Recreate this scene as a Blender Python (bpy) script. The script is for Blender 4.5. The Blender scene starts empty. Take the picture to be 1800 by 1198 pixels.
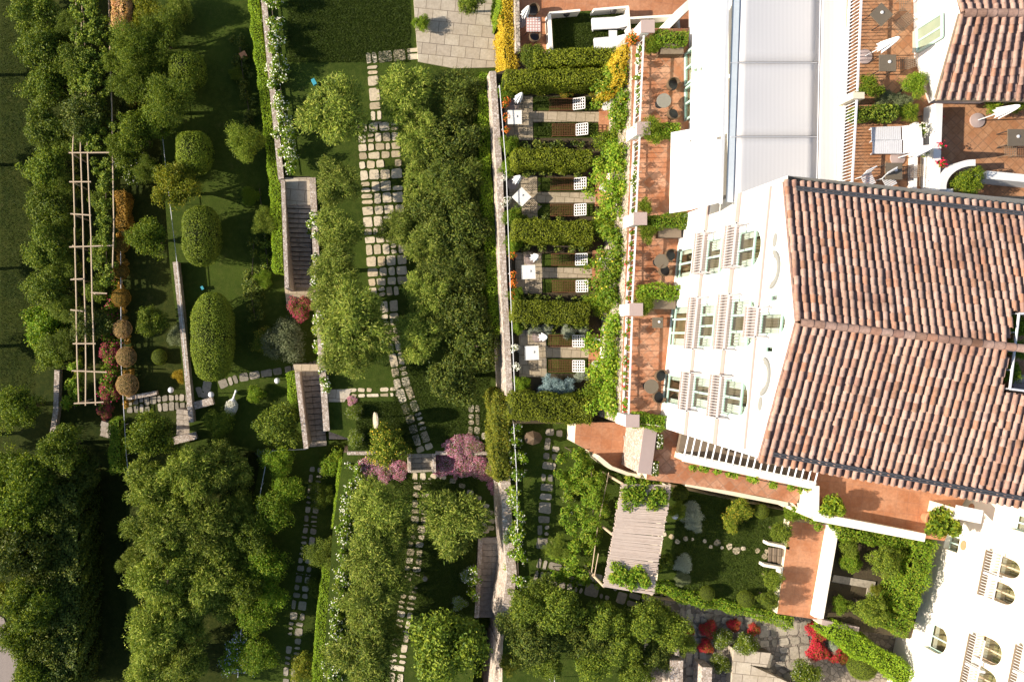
import bpy, math, random
import numpy as np
from mathutils import Vector, Matrix
from mathutils.geometry import tessellate_polygon

SC = bpy.context.scene
COL = SC.collection
# ------------------------------------------------------------------ camera, sky, sun, exposure
CAMZ, F, NX, NY = 43.0, 1420.0, 640.0, 585.0        # camera height, focal length and nadir in photo pixels
cam = bpy.data.cameras.new('camera'); cam.sensor_width = 36; cam.lens = F / 1800 * 36
cam.shift_x = (900 - NX) / 1800; cam.shift_y = -(599 - NY) / 1800
cam.clip_end = 500; cam.clip_start = 1
co = bpy.data.objects.new('camera', cam); co.location = (0, 0, CAMZ); COL.objects.link(co); SC.camera = co
SUN_EL = 26
w = bpy.data.worlds.new('World'); SC.world = w; w.use_nodes = True
sky = w.node_tree.nodes.new('ShaderNodeTexSky'); sky.sky_type = 'NISHITA'; sky.sun_disc = False
sky.sun_elevation = math.radians(SUN_EL); sky.sun_rotation = math.radians(-90)
w.node_tree.links.new(sky.outputs[0], w.node_tree.nodes['Background'].inputs[0])
w.node_tree.nodes['Background'].inputs[1].default_value = 0.1
sl = bpy.data.lights.new('sun', 'SUN'); sl.energy = 5; sl.angle = math.radians(0.5); sl.color = (1.0, 0.89, 0.74)
so = bpy.data.objects.new('sun', sl); COL.objects.link(so)
so.rotation_euler = Vector((math.cos(math.radians(SUN_EL)), 0.03, -math.sin(math.radians(SUN_EL)))).to_track_quat('-Z', 'Y').to_euler()
SC.view_settings.view_transform = 'Standard'; SC.view_settings.look = 'None'
SC.view_settings.exposure = 0.95; SC.view_settings.gamma = 1

# ------------------------------------------------------------------ helpers
RNG = np.random.default_rng(7); R = random.Random(5)
def t(z): return (CAMZ - z) / F
def P(x, y, z): return Vector(((x - NX) * t(z), -(y - NY) * t(z), z))
ORG = {}
class M:
    """collects geometry for ONE mesh"""
    def __init__(s): s.v = []; s.f = []; s.m = []; s.np = []
    def poly(s, pts, m=0):
        b = len(s.v); s.v += [tuple(p) for p in pts]; s.f.append(tuple(range(b, b + len(pts)))); s.m.append(m)
    def box(s, c, d, rz=0, m=0, ry=0):
        b = len(s.v); mt = Matrix.Rotation(rz, 3, 'Z') @ Matrix.Rotation(ry, 3, 'Y')
        for x in (-.5, .5):
            for y in (-.5, .5):
                for z in (-.5, .5): s.v.append(tuple(mt @ Vector((x*d[0], y*d[1], z*d[2])) + Vector(c)))
        for q in ((0,1,3,2),(4,6,7,5),(0,4,5,1),(2,3,7,6),(0,2,6,4),(1,5,7,3)):
            s.f.append(tuple(b+i for i in q)); s.m.append(m)
    def beam(s, a, b, w, z0, z1, m=0):
        a = Vector((a[0], a[1])); b = Vector((b[0], b[1])); d = b - a
        s.box(((a.x+b.x)/2, (a.y+b.y)/2, (z0+z1)/2), (d.length, w, z1-z0), math.atan2(d.y, d.x), m)
    def bar(s, p, q, r, n=6, m=0, r2=None):
        p = Vector(p); q = Vector(q); d = (q-p)
        if d.length < 1e-6: return
        qt = d.to_track_quat('Z', 'Y'); b = len(s.v); r2 = r if r2 is None else r2
        for (o, rr) in ((p, r), (q, r2)):
            for i in range(n):
                a = 2*math.pi*i/n; s.v.append(tuple(o + qt @ Vector((rr*math.cos(a), rr*math.sin(a), 0))))
        for i in range(n):
            j = (i+1) % n; s.f.append((b+i, b+j, b+n+j, b+n+i)); s.m.append(m)
        s.f.append(tuple(b+i for i in reversed(range(n)))); s.m.append(m)
        s.f.append(tuple(b+n+i for i in range(n))); s.m.append(m)
    def prism(s, pts, z0, z1, mt=0, ms=0):
        pts = [(p[0], p[1]) for p in pts]
        a = sum(pts[i][0]*pts[(i+1) % len(pts)][1] - pts[(i+1) % len(pts)][0]*pts[i][1] for i in range(len(pts)))
        if a < 0: pts = pts[::-1]
        n = len(pts); b = len(s.v)
        s.v += [(x, y, z0) for x, y in pts] + [(x, y, z1) for x, y in pts]
        for i in range(n):
            j = (i+1) % n; s.f.append((b+i, b+j, b+n+j, b+n+i)); s.m.append(ms)
        for tri in tessellate_polygon([[Vector((x, y, 0)) for x, y in pts]]):
            q = [pts[k] for k in tri]; ar = (q[1][0]-q[0][0])*(q[2][1]-q[0][1]) - (q[2][0]-q[0][0])*(q[1][1]-q[0][1])
            tr = tri if ar > 0 else tri[::-1]
            s.f.append(tuple(b+n+k for k in tr)); s.m.append(mt)
    def lathe(s, c, prof, n=16, m=0, sx=1, sy=1, a0=0, a1=2*math.pi):
        b = len(s.v); full = abs(a1-a0-2*math.pi) < 1e-6; k = n if full else n+1
        for (r, z) in prof:
            for i in range(k):
                a = a0+(a1-a0)*i/n; s.v.append((c[0]+r*sx*math.cos(a), c[1]+r*sy*math.sin(a), c[2]+z))
        for j in range(len(prof)-1):
            for i in range(n):
                i2 = (i+1) % k; s.f.append((b+j*k+i, b+j*k+i2, b+(j+1)*k+i2, b+(j+1)*k+i)); s.m.append(m)
        if full and prof[-1][0] > 1e-4: s.f.append(tuple(b+(len(prof)-1)*k+i for i in range(k))); s.m.append(m)
    def ball(s, c, r, n=14, m=0, rz=None):
        rz = rz or r
        s.lathe(c, [(max(r*math.cos(a), 1e-4), rz*math.sin(a)) for a in [-math.pi/2+math.pi*i/(n//2+1) for i in range(n//2+2)]], n, m)
    def leaves(s, arr, m=0): s.np.append((arr, m))          # arr (n,4,3)
    def mesh(s, name, off=(0, 0, 0), smooth=False):
        me = bpy.data.meshes.new(name); off = np.array(off, dtype=np.float32)
        V = [np.array(s.v, dtype=np.float32).reshape(-1, 3)]; L = [np.array([i for f in s.f for i in f], dtype=np.int32)]
        T = [np.array([len(f) for f in s.f], dtype=np.int32)]; MI = [np.array(s.m, dtype=np.int32)]; b = len(s.v)
        for arr, m in s.np:
            n = len(arr); V.append(arr.reshape(-1, 3).astype(np.float32)); L.append(np.arange(b, b+4*n, dtype=np.int32))
            T.append(np.full(n, 4, dtype=np.int32)); MI.append(np.full(n, m, dtype=np.int32)); b += 4*n
        V = np.concatenate(V)-off; L = np.concatenate(L); T = np.concatenate(T); MI = np.concatenate(MI)
        me.vertices.add(len(V)); me.vertices.foreach_set('co', V.ravel())
        me.loops.add(len(L)); me.loops.foreach_set('vertex_index', L)
        me.polygons.add(len(T)); me.polygons.foreach_set('loop_start', np.concatenate([[0], np.cumsum(T)[:-1]]).astype(np.int32))
        me.polygons.foreach_set('material_index', MI)
        me.polygons.foreach_set('use_smooth', np.full(len(T), smooth))
        me.update(calc_edges=True); me.validate()
        return me
def obj(name, mb, mats, parent=None, smooth=False):
    off = ORG.get(parent.name, (0, 0, 0)) if parent else (0, 0, 0)
    me = mb.mesh(name, off, smooth)
    for m in (mats if isinstance(mats, (list, tuple)) else [mats]): me.materials.append(m)
    o = bpy.data.objects.new(name, me); COL.objects.link(o)
    if parent: o.parent = parent; ORG[o.name] = off
    return o
def tag(o, label, cat, group=None):
    o['label'] = label; o['category'] = cat
    if group: o['group'] = group
    return o
def thing(name, label, cat, loc=(0, 0, 0), group=None):
    o = bpy.data.objects.new(name, None); o.empty_display_size = .3; COL.objects.link(o); o.location = loc; ORG[o.name] = tuple(loc)
    return tag(o, label, cat, group)
def struct(name, mb, mats):
    o = obj(name, mb, mats); o['kind'] = 'structure'; return o
def dup(o, loc, rz=0, label=None, sc=1, group=None, parent=None):
    r = o.copy(); COL.objects.link(r)
    if parent: r.parent = parent
    else:
        r.location = loc; r.rotation_euler = (0, 0, rz); r.scale = (sc, sc, sc) if not isinstance(sc, tuple) else sc
        if label: r['label'] = label
        if group: r['group'] = group
    for ch in list(o.children): dup(ch, None, parent=r)
    return r
class Proto:
    """first call moves the prototype, later calls copy it"""
    def __init__(s, o): s.o = o; s.used = False
    def __call__(s, loc, rz, label, group=None, sc=1):
        if not s.used:
            s.used = True; o = s.o; o.location = loc; o.rotation_euler = (0, 0, rz); o['label'] = label
            o.scale = (sc, sc, sc) if not isinstance(sc, tuple) else sc
            if group: o['group'] = group
            return o
        return dup(s.o, loc, rz, label, sc, group)

# ------------------------------------------------------------------ materials
def lin(c): return tuple((x/255/12.92 if x/255 < .04045 else ((x/255+.055)/1.055)**2.4) for x in c)
def base(name, rough=.6, spec=.3):
    m = bpy.data.materials.new(name); m.use_nodes = True; nt = m.node_tree
    b = nt.nodes['Principled BSDF']; b.inputs['Roughness'].default_value = rough
    b.inputs['Specular IOR Level'].default_value = spec
    return m, nt, b
def N(nt, typ, **kw):
    n = nt.nodes.new(typ)
    for k, v in kw.items():
        if k.startswith('i_'): n.inputs[int(k[2:]) if k[2:].isdigit() else k[2:].replace('_', ' ')].default_value = v
        else: setattr(n, k, v)
    return n
def ramp(nt, fac, cols, pos=None):
    r = nt.nodes.new('ShaderNodeValToRGB'); e = r.color_ramp.elements; n = len(cols)
    pos = pos or [i/(n-1) for i in range(n)]
    while len(e) < n: e.new(.5)
    for i in range(n): e[i].position = pos[i]; e[i].color = (*cols[i], 1)
    nt.links.new(fac, r.inputs[0]); return r.outputs[0]
def noise(nt, scale, detail=4, rough=.6, vec=None):
    n = N(nt, 'ShaderNodeTexNoise'); n.inputs['Scale'].default_value = scale; n.inputs['Detail'].default_value = detail; n.inputs['Roughness'].default_value = rough
    if vec: nt.links.new(vec, n.inputs['Vector'])
    return n.outputs['Fac']
def mix(nt, fac, a, b, mode='MIX'):
    n = nt.nodes.new('ShaderNodeMix'); n.data_type = 'RGBA'; n.blend_type = mode
    for i, v in ((0, fac), (6, a), (7, b)):
        if hasattr(v, 'is_linked'): nt.links.new(v, n.inputs[i])
        elif i == 0: n.inputs[0].default_value = v
        else: n.inputs[i].default_value = (*v, 1)
    return n.outputs[2]
def bump(nt, b, h, st=.4, dist=.03):
    n = N(nt, 'ShaderNodeBump'); n.inputs['Strength'].default_value = st; n.inputs['Distance'].default_value = dist
    nt.links.new(h, n.inputs['Height']); nt.links.new(n.outputs[0], b.inputs['Normal'])
def wpos(nt): return N(nt, 'ShaderNodeNewGeometry').outputs['Position']
def M_leaf(name, cols, tr=.3, pos=None):
    m, nt, b = base(name, .55, .25)
    g = N(nt, 'ShaderNodeNewGeometry'); c = ramp(nt, g.outputs['Random Per Island'], cols, pos)
    oi = N(nt, 'ShaderNodeObjectInfo'); h = N(nt, 'ShaderNodeHueSaturation'); mr = N(nt, 'ShaderNodeMapRange')
    mr.inputs[3].default_value = .8; mr.inputs[4].default_value = 1.2
    nt.links.new(oi.outputs['Random'], mr.inputs[0]); nt.links.new(mr.outputs[0], h.inputs['Value']); nt.links.new(c, h.inputs['Color'])
    c = h.outputs[0]; nt.links.new(c, b.inputs['Base Color'])
    tb = N(nt, 'ShaderNodeBsdfTranslucent'); nt.links.new(mix(nt, 1, c, (1.0, 1.0, .55), 'MULTIPLY'), tb.inputs[0])
    mx = N(nt, 'ShaderNodeMixShader'); mx.inputs[0].default_value = tr
    nt.links.new(b.outputs[0], mx.inputs[1]); nt.links.new(tb.outputs[0], mx.inputs[2])
    nt.links.new(mx.outputs[0], nt.nodes['Material Output'].inputs[0]); return m
def M_noise(name, cols, scale=3, rough=.7, pos=None, bs=0, bscale=None, spec=.3, detail=5):
    m, nt, b = base(name, rough, spec); p = wpos(nt)
    nt.links.new(ramp(nt, noise(nt, scale, detail, .65, p), cols, pos), b.inputs['Base Color'])
    if bs: bump(nt, b, noise(nt, bscale or scale*3, 4, .6, p), bs)
    return m
def M_plain(name, col, rough=.5, spec=.4, metal=0):
    m, nt, b = base(name, rough, spec); b.inputs['Metallic'].default_value = metal
    p = wpos(nt); k = noise(nt, 6, 3, .6, p)
    nt.links.new(mix(nt, k, tuple(x*.88 for x in col), tuple(min(1, x*1.1) for x in col)), b.inputs['Base Color']); return m
def M_island(name, cols, rough=.75, scale=5, amt=.35, bs=.3, pos=None, age=0):
    m, nt, b = base(name, rough, .25); p = wpos(nt); g = N(nt, 'ShaderNodeNewGeometry')
    c = ramp(nt, g.outputs['Random Per Island'], cols, pos); n = noise(nt, scale, 6, .7, p)
    k = ramp(nt, n, [(1-amt,)*3, (1,)*3, (1+amt*.3,)*3], [.3, .55, .8])
    c = mix(nt, 1, c, k, 'MULTIPLY')
    if age: c = mix(nt, 1, c, ramp(nt, noise(nt, .55, 6, .7, p), [(1-age, 1-age*1.1, 1-age*1.15), (1,)*3, (1.08, 1.04, 1.0)], [.3, .5, .72]), 'MULTIPLY'); c = mix(nt, ramp(nt, noise(nt, 2.6, 6, .75, p), [(0,)*3, (.7,)*3], [.6, .74]), c, (.2, .15, .09))
    nt.links.new(c, b.inputs['Base Color'])
    bump(nt, b, noise(nt, 14, 4, .6, p), bs); return m
def M_brick(name, c1, c2, mortar, scale=1, rot=0, bw=.5, bh=.5, off=0, msz=.015, stain=(.35, .18, .08), sa=.5):
    m, nt, b = base(name, .75, .2); p = wpos(nt)
    mp = N(nt, 'ShaderNodeMapping'); mp.inputs['Rotation'].default_value = (0, 0, rot); mp.inputs['Scale'].default_value = (scale,)*3
    nt.links.new(p, mp.inputs[0]); br = N(nt, 'ShaderNodeTexBrick'); br.offset = off
    nt.links.new(mp.outputs[0], br.inputs['Vector'])
    for k, v in (('Color1', c1), ('Color2', c2), ('Mortar', mortar)): br.inputs[k].default_value = (*v, 1)
    br.inputs['Scale'].default_value = 1; br.inputs['Mortar Size'].default_value = msz; br.inputs['Brick Width'].default_value = bw; br.inputs['Row Height'].default_value = bh
    n = noise(nt, .9, 6, .7, p); c = mix(nt, ramp(nt, n, [(sa,)*3, (0,)*3], [.38, .58]), br.outputs[0], stain)
    n2 = noise(nt, 7, 5, .7, p); c = mix(nt, 1, c, ramp(nt, n2, [(.78,)*3, (1.08,)*3], [.3, .7]), 'MULTIPLY')
    nt.links.new(c, b.inputs['Base Color']); bump(nt, b, br.outputs['Fac'], -.3, .01); return m
def M_stone(name, cols, scale=3.5, mortar=(.12, .1, .08), bs=.6):
    m, nt, b = base(name, .85, .2); p = wpos(nt)
    v = N(nt, 'ShaderNodeTexVoronoi'); v.inputs['Scale'].default_value = scale; nt.links.new(p, v.inputs['Vector'])
    v2 = N(nt, 'ShaderNodeTexVoronoi', feature='DISTANCE_TO_EDGE'); v2.inputs['Scale'].default_value = scale; nt.links.new(p, v2.inputs['Vector'])
    s = N(nt, 'ShaderNodeSeparateColor'); nt.links.new(v.outputs['Color'], s.inputs[0]); c = ramp(nt, s.outputs[0], cols)
    n = noise(nt, 9, 5, .7, p); c = mix(nt, 1, c, ramp(nt, n, [(.7,)*3, (1.1,)*3], [.3, .7]), 'MULTIPLY')
    e = ramp(nt, v2.outputs['Distance'], [(0,)*3, (1,)*3], [.02, .08]); c = mix(nt, e, mortar, c)
    nt.links.new(c, b.inputs['Base Color']); bump(nt, b, e, bs, .03); return m
def M_lawn(name, a, bcol, c2, big=.35):
    m, nt, b = base(name, .9, .1); p = wpos(nt)
    n1 = noise(nt, big, 5, .65, p); n2 = noise(nt, 3.2, 6, .75, p); n3 = noise(nt, 26, 3, .7, p)
    c = mix(nt, ramp(nt, n1, [(0,)*3, (1,)*3], [.35, .65]), a, bcol)
    c = mix(nt, ramp(nt, n2, [(0,)*3, (.8,)*3], [.45, .72]), c, c2)
    c = mix(nt, 1, c, ramp(nt, n3, [(.45,)*3, (1.3,)*3], [.3, .7]), 'MULTIPLY')
    c = mix(nt, ramp(nt, noise(nt, 1.1, 7, .8, p), [(0,)*3, (.55,)*3], [.58, .75]), c, (.13, .115, .04))
    nt.links.new(c, b.inputs['Base Color']); bump(nt, b, n3, 1.0, .06); return m

L = {
 'olive':  M_leaf('olive_leaf', [(0.068,0.112,0.011), (0.148,0.214,0.021), (0.255,0.314,0.039), (0.392,0.402,0.074)], .25),
 'green':  M_leaf('broad_leaf', [(0.052,0.096,0.010), (0.132,0.193,0.015), (0.262,0.299,0.028)], .3),
 'dark':   M_leaf('dark_leaf', [(0.036,0.065,0.009), (0.091,0.128,0.014), (0.183,0.195,0.025)], .2),
 'vine':   M_leaf('vine_leaf', [(0.082,0.169,0.010), (0.184,0.317,0.017), (0.325,0.348,0.034)], .4),
 'citrus': M_leaf('citrus_leaf', [(0.066,0.132,0.010), (0.159,0.248,0.015), (0.332,0.365,0.023)], .4),
 'clip':   M_leaf('clipped_leaf', [(0.073,0.121,0.009), (0.155,0.211,0.014), (0.255,0.301,0.026)], .25),
 'hedge':  M_leaf('hedge_leaf', [(0.074,0.101,0.005), (0.163,0.200,0.010), (0.279,0.300,0.021)], .3),
 'grassy': M_leaf('fine_hedge_leaf', [(0.102,0.189,0.010), (0.191,0.309,0.014), (0.307,0.402,0.023)], .3),
 'yellow': M_leaf('yellow_leaf', [(.3,.2,.01), (.5,.34,.015), (.6,.48,.05)], .3),
 'rust':   M_leaf('rust_leaf', [(0.283,0.168,0.023), (0.484,0.261,0.032), (0.606,0.374,0.079)], .3),
 'pink':   M_leaf('pink_tan_leaf', [(0.558,0.273,0.121), (0.750,0.500,0.284), (0.634,0.455,0.102)], .3),
 'silver': M_leaf('silver_leaf', [(.2,.24,.17), (.36,.4,.3), (.5,.52,.42)], .2),
 'blue':   M_leaf('blue_grey_leaf', [(.12,.2,.22), (.25,.36,.38), (.42,.5,.5)], .2),
 'gold':   M_leaf('gold_green_leaf', [(.09,.13,.012), (.19,.22,.018), (.36,.32,.03)], .35),
 'sage':   M_leaf('sage_leaf', [(.09,.12,.05), (.16,.19,.09), (.26,.28,.14)], .25),
}
FL = {
 'white': M_leaf('white_petal', [(.75,.72,.62), (.8,.78,.7), (.6,.6,.45)], .2),
 'red': M_leaf('red_petal', [(.5,.004,.04), (.68,.008,.06), (.34,.003,.025)], .05),
 'magenta': M_leaf('magenta_petal', [(.5,.01,.1), (.6,.03,.18), (.4,.01,.06)], .2),
 'pink': M_leaf('pink_petal', [(.35,.04,.18), (.75,.12,.32), (.85,.38,.52), (.6,.07,.3), (.9,.76,.8), (.8,.2,.4)], .1),
 'lilac': M_leaf('lilac_petal', [(.4,.38,.65), (.6,.6,.78), (.3,.3,.6)], .2),
 'orange': M_leaf('orange_petal', [(.7,.12,.02), (.75,.25,.03)], .2),
 'yellow': M_leaf('yellow_petal', [(.75,.5,.03), (.8,.6,.1)], .2),
}
mt_core = M_plain('light_block_core', (.022, .028, .008), .9, .05)  # solid dark filling added inside clipped plants to block light
mt_bark = M_noise('bark', [(.05,.038,.025), (.14,.11,.08)], 8, .9, bs=.6)
mt_lawn = M_lawn('lawn_grass', (.038,.062,.008), (.06,.094,.012), (.09,.115,.02))
mt_lawn2 = M_lawn('rough_grass', (.022,.036,.006), (.042,.056,.009), (.07,.078,.015))  # rough grass, colour darkened for the shade on the left lawns
mt_soil = M_noise('soil', [(.02,.016,.01), (.06,.045,.025), (.035,.045,.012)], 2.5, .95, bs=.8)
mt_wall = M_stone('rubble_stone', [(.3,.25,.19), (.45,.38,.3), (.55,.47,.4)], 4.5)
mt_wallpink = M_stone('pink_stone', [(.32,.27,.22), (.48,.41,.35), (.58,.52,.46)], 7, (.28,.2,.15), .5)
mt_darkstone = M_stone('weathered_stone', [(.16,.14,.11), (.25,.21,.17), (.33,.28,.23)], 3)
mt_slab = M_island('path_slab', [(.38,.31,.2), (.56,.47,.33), (.64,.55,.41), (.5,.39,.24)], .8, 6, .35)
mt_greyslab = M_island('grey_slab', [(.2,.18,.14), (.32,.28,.22), (.4,.35,.28)], .8, 6, .4)
mt_step = M_island('step_stone', [(.26,.23,.19), (.42,.37,.31), (.34,.29,.24), (.5,.44,.37)], .85, 4, .5, .6)
mt_plaza = M_brick('plaza_paving', (.5,.44,.35), (.4,.34,.27), (.16,.13,.1), 1, .1, .9, .7, .5, .02, (.34,.28,.2), .5)
mt_patio = M_brick('patio_paving', (.46,.38,.28), (.38,.31,.22), (.2,.16,.1), 1, .08, .55, .55, .5, .02, (.3,.25,.17), .4)
mt_terra = M_brick('terracotta_paving', (.54,.31,.2), (.36,.15,.075), (.34,.2,.13), 1, math.pi/4+.08, .5, .5, 0, .03, (.33,.12,.05), .75)
mt_terra2 = M_brick('terrace_tile', (.44,.24,.13), (.36,.17,.085), (.26,.15,.085), 1, math.pi/4, .34, .34, 0, .02, (.3,.13,.05), .6)
mt_clay = M_brick('clay_floor', (.42,.185,.095), (.37,.15,.07), (.33,.15,.085), 1, .12, .62, .62, 0, .018, (.5,.27,.16), .55)
mt_plaster = M_noise('white_plaster', [(.62,.61,.59), (.74,.73,.71)], .8, .7, bs=.1, bscale=20)
mt_plaster2 = M_noise('cream_plaster', [(.74,.68,.58), (.82,.78,.7)], 1.5, .7, bs=.1, bscale=20)
mt_cream = M_noise('cream_wall', [(.55,.47,.35), (.7,.62,.48)], 2.5, .8, bs=.2, bscale=14)
mt_mould = M_noise('grey_moulding', [(.22,.22,.21), (.27,.27,.25)], 3, .7)
mt_band = M_noise('blush_band', [(.33,.255,.235), (.38,.3,.28)], 2, .7)
mt_tile = M_island('roof_tile', [(0.283,0.160,0.121), (0.360,0.219,0.166), (0.394,0.261,0.207), (0.394,0.269,0.220), (0.351,0.177,0.112), (0.386,0.261,0.207), (0.377,0.245,0.190), (0.265,0.143,0.091), (0.386,0.261,0.211)], .8, 5, .35, .3, None, .42)
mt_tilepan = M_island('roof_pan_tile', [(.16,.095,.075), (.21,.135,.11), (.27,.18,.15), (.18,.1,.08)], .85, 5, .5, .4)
mt_gutter = M_plain('lead_gutter', (.06,.06,.065), .5, .5)
mt_mint = M_plain('mint_paint', (.4,.54,.48), .45)
mt_white = M_plain('white_paint', (.6,.6,.62), .45)
mt_railw = M_plain('pale_railing_paint', (.52,.49,.49), .5)
mt_fabric = M_noise('white_awning', [(.72,.71,.69), (.8,.79,.77)], 1.5, .8)
mt_cush = M_plain('white_cushion', (.62,.62,.63), .85, .1)
mt_alu = M_plain('aluminium', (.55,.56,.57), .4, .5)
mt_brown = M_noise('woven_brown', [(.07,.045,.025), (.15,.1,.06)], 40, .7, bs=.5, bscale=60)
mt_top = M_plain('brown_tabletop', (.13,.105,.075), .45)
mt_greytop = M_plain('grey_tabletop', (.2,.19,.16), .45)
mt_whitetop = M_plain('white_tabletop', (.7,.68,.63), .5)
mt_black = M_plain('dark_metal', (.03,.028,.027), .5)
mt_rust = M_plain('rust_metal', (.12,.05,.02), .6)
mt_wood = M_noise('bleached_pole', [(.38,.28,.18), (.58,.46,.33)], 6, .8, bs=.3)
mt_woodbrown = M_noise('brown_wood', [(.12,.09,.065), (.22,.17,.12)], 5, .75)
mt_pot = M_noise('terracotta_pot', [(.4,.17,.08), (.55,.28,.16)], 4, .8)
mt_interior = M_noise('room_interior', [(.3,.2,.1), (.48,.37,.23)], 2.5, .8)
mt_curtain = M_plain('curtain', (.75,.74,.7), .9, .1)
mt_road = M_noise('road', [(.22,.18,.16), (.3,.25,.22)], 5, .9, bs=.2, bscale=40)
mt_bluebin = M_plain('blue_plastic', (.05,.3,.38), .5)
def M_glass():
    m, nt, b = base('window_glass', .03, .5)
    tr = N(nt, 'ShaderNodeBsdfTransparent'); tr.inputs[0].default_value = (.86, .95, .9, 1)
    gl = N(nt, 'ShaderNodeBsdfGlossy'); gl.inputs['Roughness'].default_value = .03; gl.inputs[0].default_value = (.9, 1, .96, 1)
    mx = N(nt, 'ShaderNodeMixShader'); mx.inputs[0].default_value = .28
    nt.links.new(tr.outputs[0], mx.inputs[1]); nt.links.new(gl.outputs[0], mx.inputs[2]); nt.links.new(mx.outputs[0], nt.nodes['Material Output'].inputs[0]); return m
mt_glass = M_glass()
def M_pleat():
    m, nt, b = base('pleated_awning', .8, .15); p = wpos(nt)
    wv = N(nt, 'ShaderNodeTexWave'); wv.inputs['Scale'].default_value = 1.6; wv.inputs['Distortion'].default_value = .8; nt.links.new(p, wv.inputs[0])
    nt.links.new(ramp(nt, wv.outputs['Fac'], [(.57,.555,.55), (.6,.585,.58)]), b.inputs['Base Color']); return m
mt_pleat = M_pleat()

# ------------------------------------------------------------------ foliage
def unit(a): return a/np.maximum(np.linalg.norm(a, axis=-1, keepdims=True), 1e-6)
def quads(pos, nrm, ln, wd, axis=None, jit=.5):
    n = len(pos); rg = RNG
    ln = ln*rg.uniform(.6, 1.35, (n, 1)); wd = wd*rg.uniform(.7, 1.3, (n, 1))
    nrm = unit(nrm + rg.normal(0, jit, (n, 3)))
    a = rg.normal(0, 1, (n, 3)) if axis is None else axis + rg.normal(0, .35, (n, 3))
    u = unit(a - nrm*np.sum(a*nrm, 1, keepdims=True)); v = np.cross(nrm, u)
    b = nrm*wd*.25
    return np.stack([pos-u*ln/2, pos+v*wd/2+b, pos+u*ln/2, pos-v*wd/2+b], 1)
def sph(n): return unit(RNG.normal(0, 1, (n, 3)))
STY = {  # clusters, leaves per cluster, leaf length, width, cluster size, sprig
 'olive': (125, 95, .22, .05, .25, True), 'green': (110, 75, .17, .10, .27, False), 'dark': (105, 80, .18, .09, .25, False),
 'citrus': (95, 70, .17, .085, .28, False), 'vine': (100, 70, .18, .12, .28, False), 'clip': (0, 12000, .085, .055, 0, False),
 'fine': (170, 75, .16, .05, .26, True)}
def crown_arr(sty, Rr=2.0, flat=.8):
    nc, nl, ln, wd, cs, sprig = STY[sty]
    if sty == 'clip':
        d = sph(nl); bumpy = 1 + .03*np.sin(d[:, :1]*9)*np.cos(d[:, 1:2]*11)
        pos = d*Rr*bumpy*RNG.uniform(.93, 1.02, (nl, 1)); pos[:, 2] *= flat
        return quads(pos, d, ln, wd, jit=.45)
    d = sph(nc); d[:, 2] = np.where(d[:, 2] < -.35, -d[:, 2]*.6, d[:, 2]); d = unit(d)
    lob = 1 + .22*np.sin(3*np.arctan2(d[:, 1], d[:, 0]) + RNG.uniform(0, 6)) + .1*np.sin(5*np.arctan2(d[:, 1], d[:, 0]) + RNG.uniform(0, 6))
    rad = Rr*(1-cs*.7)*np.sqrt(RNG.uniform(.12, 1.0, nc))*lob
    C = d*rad[:, None]; C[:, 2] *= flat
    sz = Rr*cs*RNG.uniform(.6, 1.25, nc)
    idx = np.repeat(np.arange(nc), nl); e = sph(len(idx))
    rr = sz[idx]*RNG.uniform(.25, 1, len(idx))**.6
    pos = C[idx] + e*rr[:, None]*np.array([1, 1, .75])
    out = unit(pos + np.array([0, 0, Rr*.25]))
    if sprig: return quads(pos, unit(e*.4+np.array([0, 0, .7])), ln, wd, axis=unit(out+e*.9), jit=.75)
    return quads(pos, unit(e+out*.5+np.array([0, 0, .35])), ln, wd, jit=.7)
def trunk(mb, h, r, Rr, limbs=5):
    p = Vector((0, 0, -.3)); q = Vector((R.uniform(-.12, .12), R.uniform(-.12, .12), h*.55)); mb.bar(p, q, r*1.25, 8, 0, r*.8)
    for i in range(limbs):
        a = 2*math.pi*i/limbs + R.uniform(-.4, .4); m = q + Vector((math.cos(a)*Rr*.3, math.sin(a)*Rr*.3, h*.25)); mb.bar(q, m, r*.6, 6, 0, r*.4)
        e = m + Vector((math.cos(a+.3)*Rr*.35, math.sin(a+.3)*Rr*.35, h*.25)); mb.bar(m, e, r*.4, 5, 0, r*.12)
        mb.bar(m, m+Vector((math.cos(a-.6)*Rr*.3, math.sin(a-.6)*Rr*.3, h*.3)), r*.35, 5, 0, r*.1)
KINDS = {}
def kind(key, nm, sty, leaf, kf, flat, nvar, fl=None, nfl=0, fls=.09, cat='tree'):
    """crown radius 2 m in the prototype; kf = crown centre height / radius"""
    KINDS[key] = dict(nm=nm, sty=sty, leaf=leaf, kf=kf, flat=flat, n=nvar, fl=fl, nfl=nfl, fls=fls, cat=cat, pool=[], i=0)
kind('olive', 'olive_tree', 'olive', 'olive', 1.35, .85, 4)
kind('dark', 'evergreen_tree', 'dark', 'dark', 1.3, .9, 3)
kind('darkolive', 'shaded_tree', 'olive', 'dark', 1.3, .85, 3)
kind('green', 'leafy_tree', 'green', 'green', 1.55, .95, 3)
kind('lemon', 'lemon_tree', 'citrus', 'vine', 1.3, .8, 2)
kind('citrus', 'citrus_tree', 'citrus', 'citrus', 1.2, .8, 2)
kind('fine', 'feathery_tree', 'fine', 'green', 1.6, 1.0, 2)
kind('gold', 'golden_tree', 'citrus', 'gold', 1.2, .8, 2)
kind('ball', 'topiary_ball', 'clip', 'clip', .95, .9, 2, cat='topiary')
kind('shrub', 'shrub', 'green', 'green', .7, .7, 2, cat='shrub')
kind('vineshrub', 'bright_shrub', 'vine', 'vine', .7, .7, 2, cat='shrub')
kind('rosebush', 'rose_bush', 'green', 'green', .7, .7, 1, 'white', 260, .1, 'shrub')
kind('silver', 'silver_shrub', 'fine', 'silver', .6, .7, 2, cat='shrub')
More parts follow.
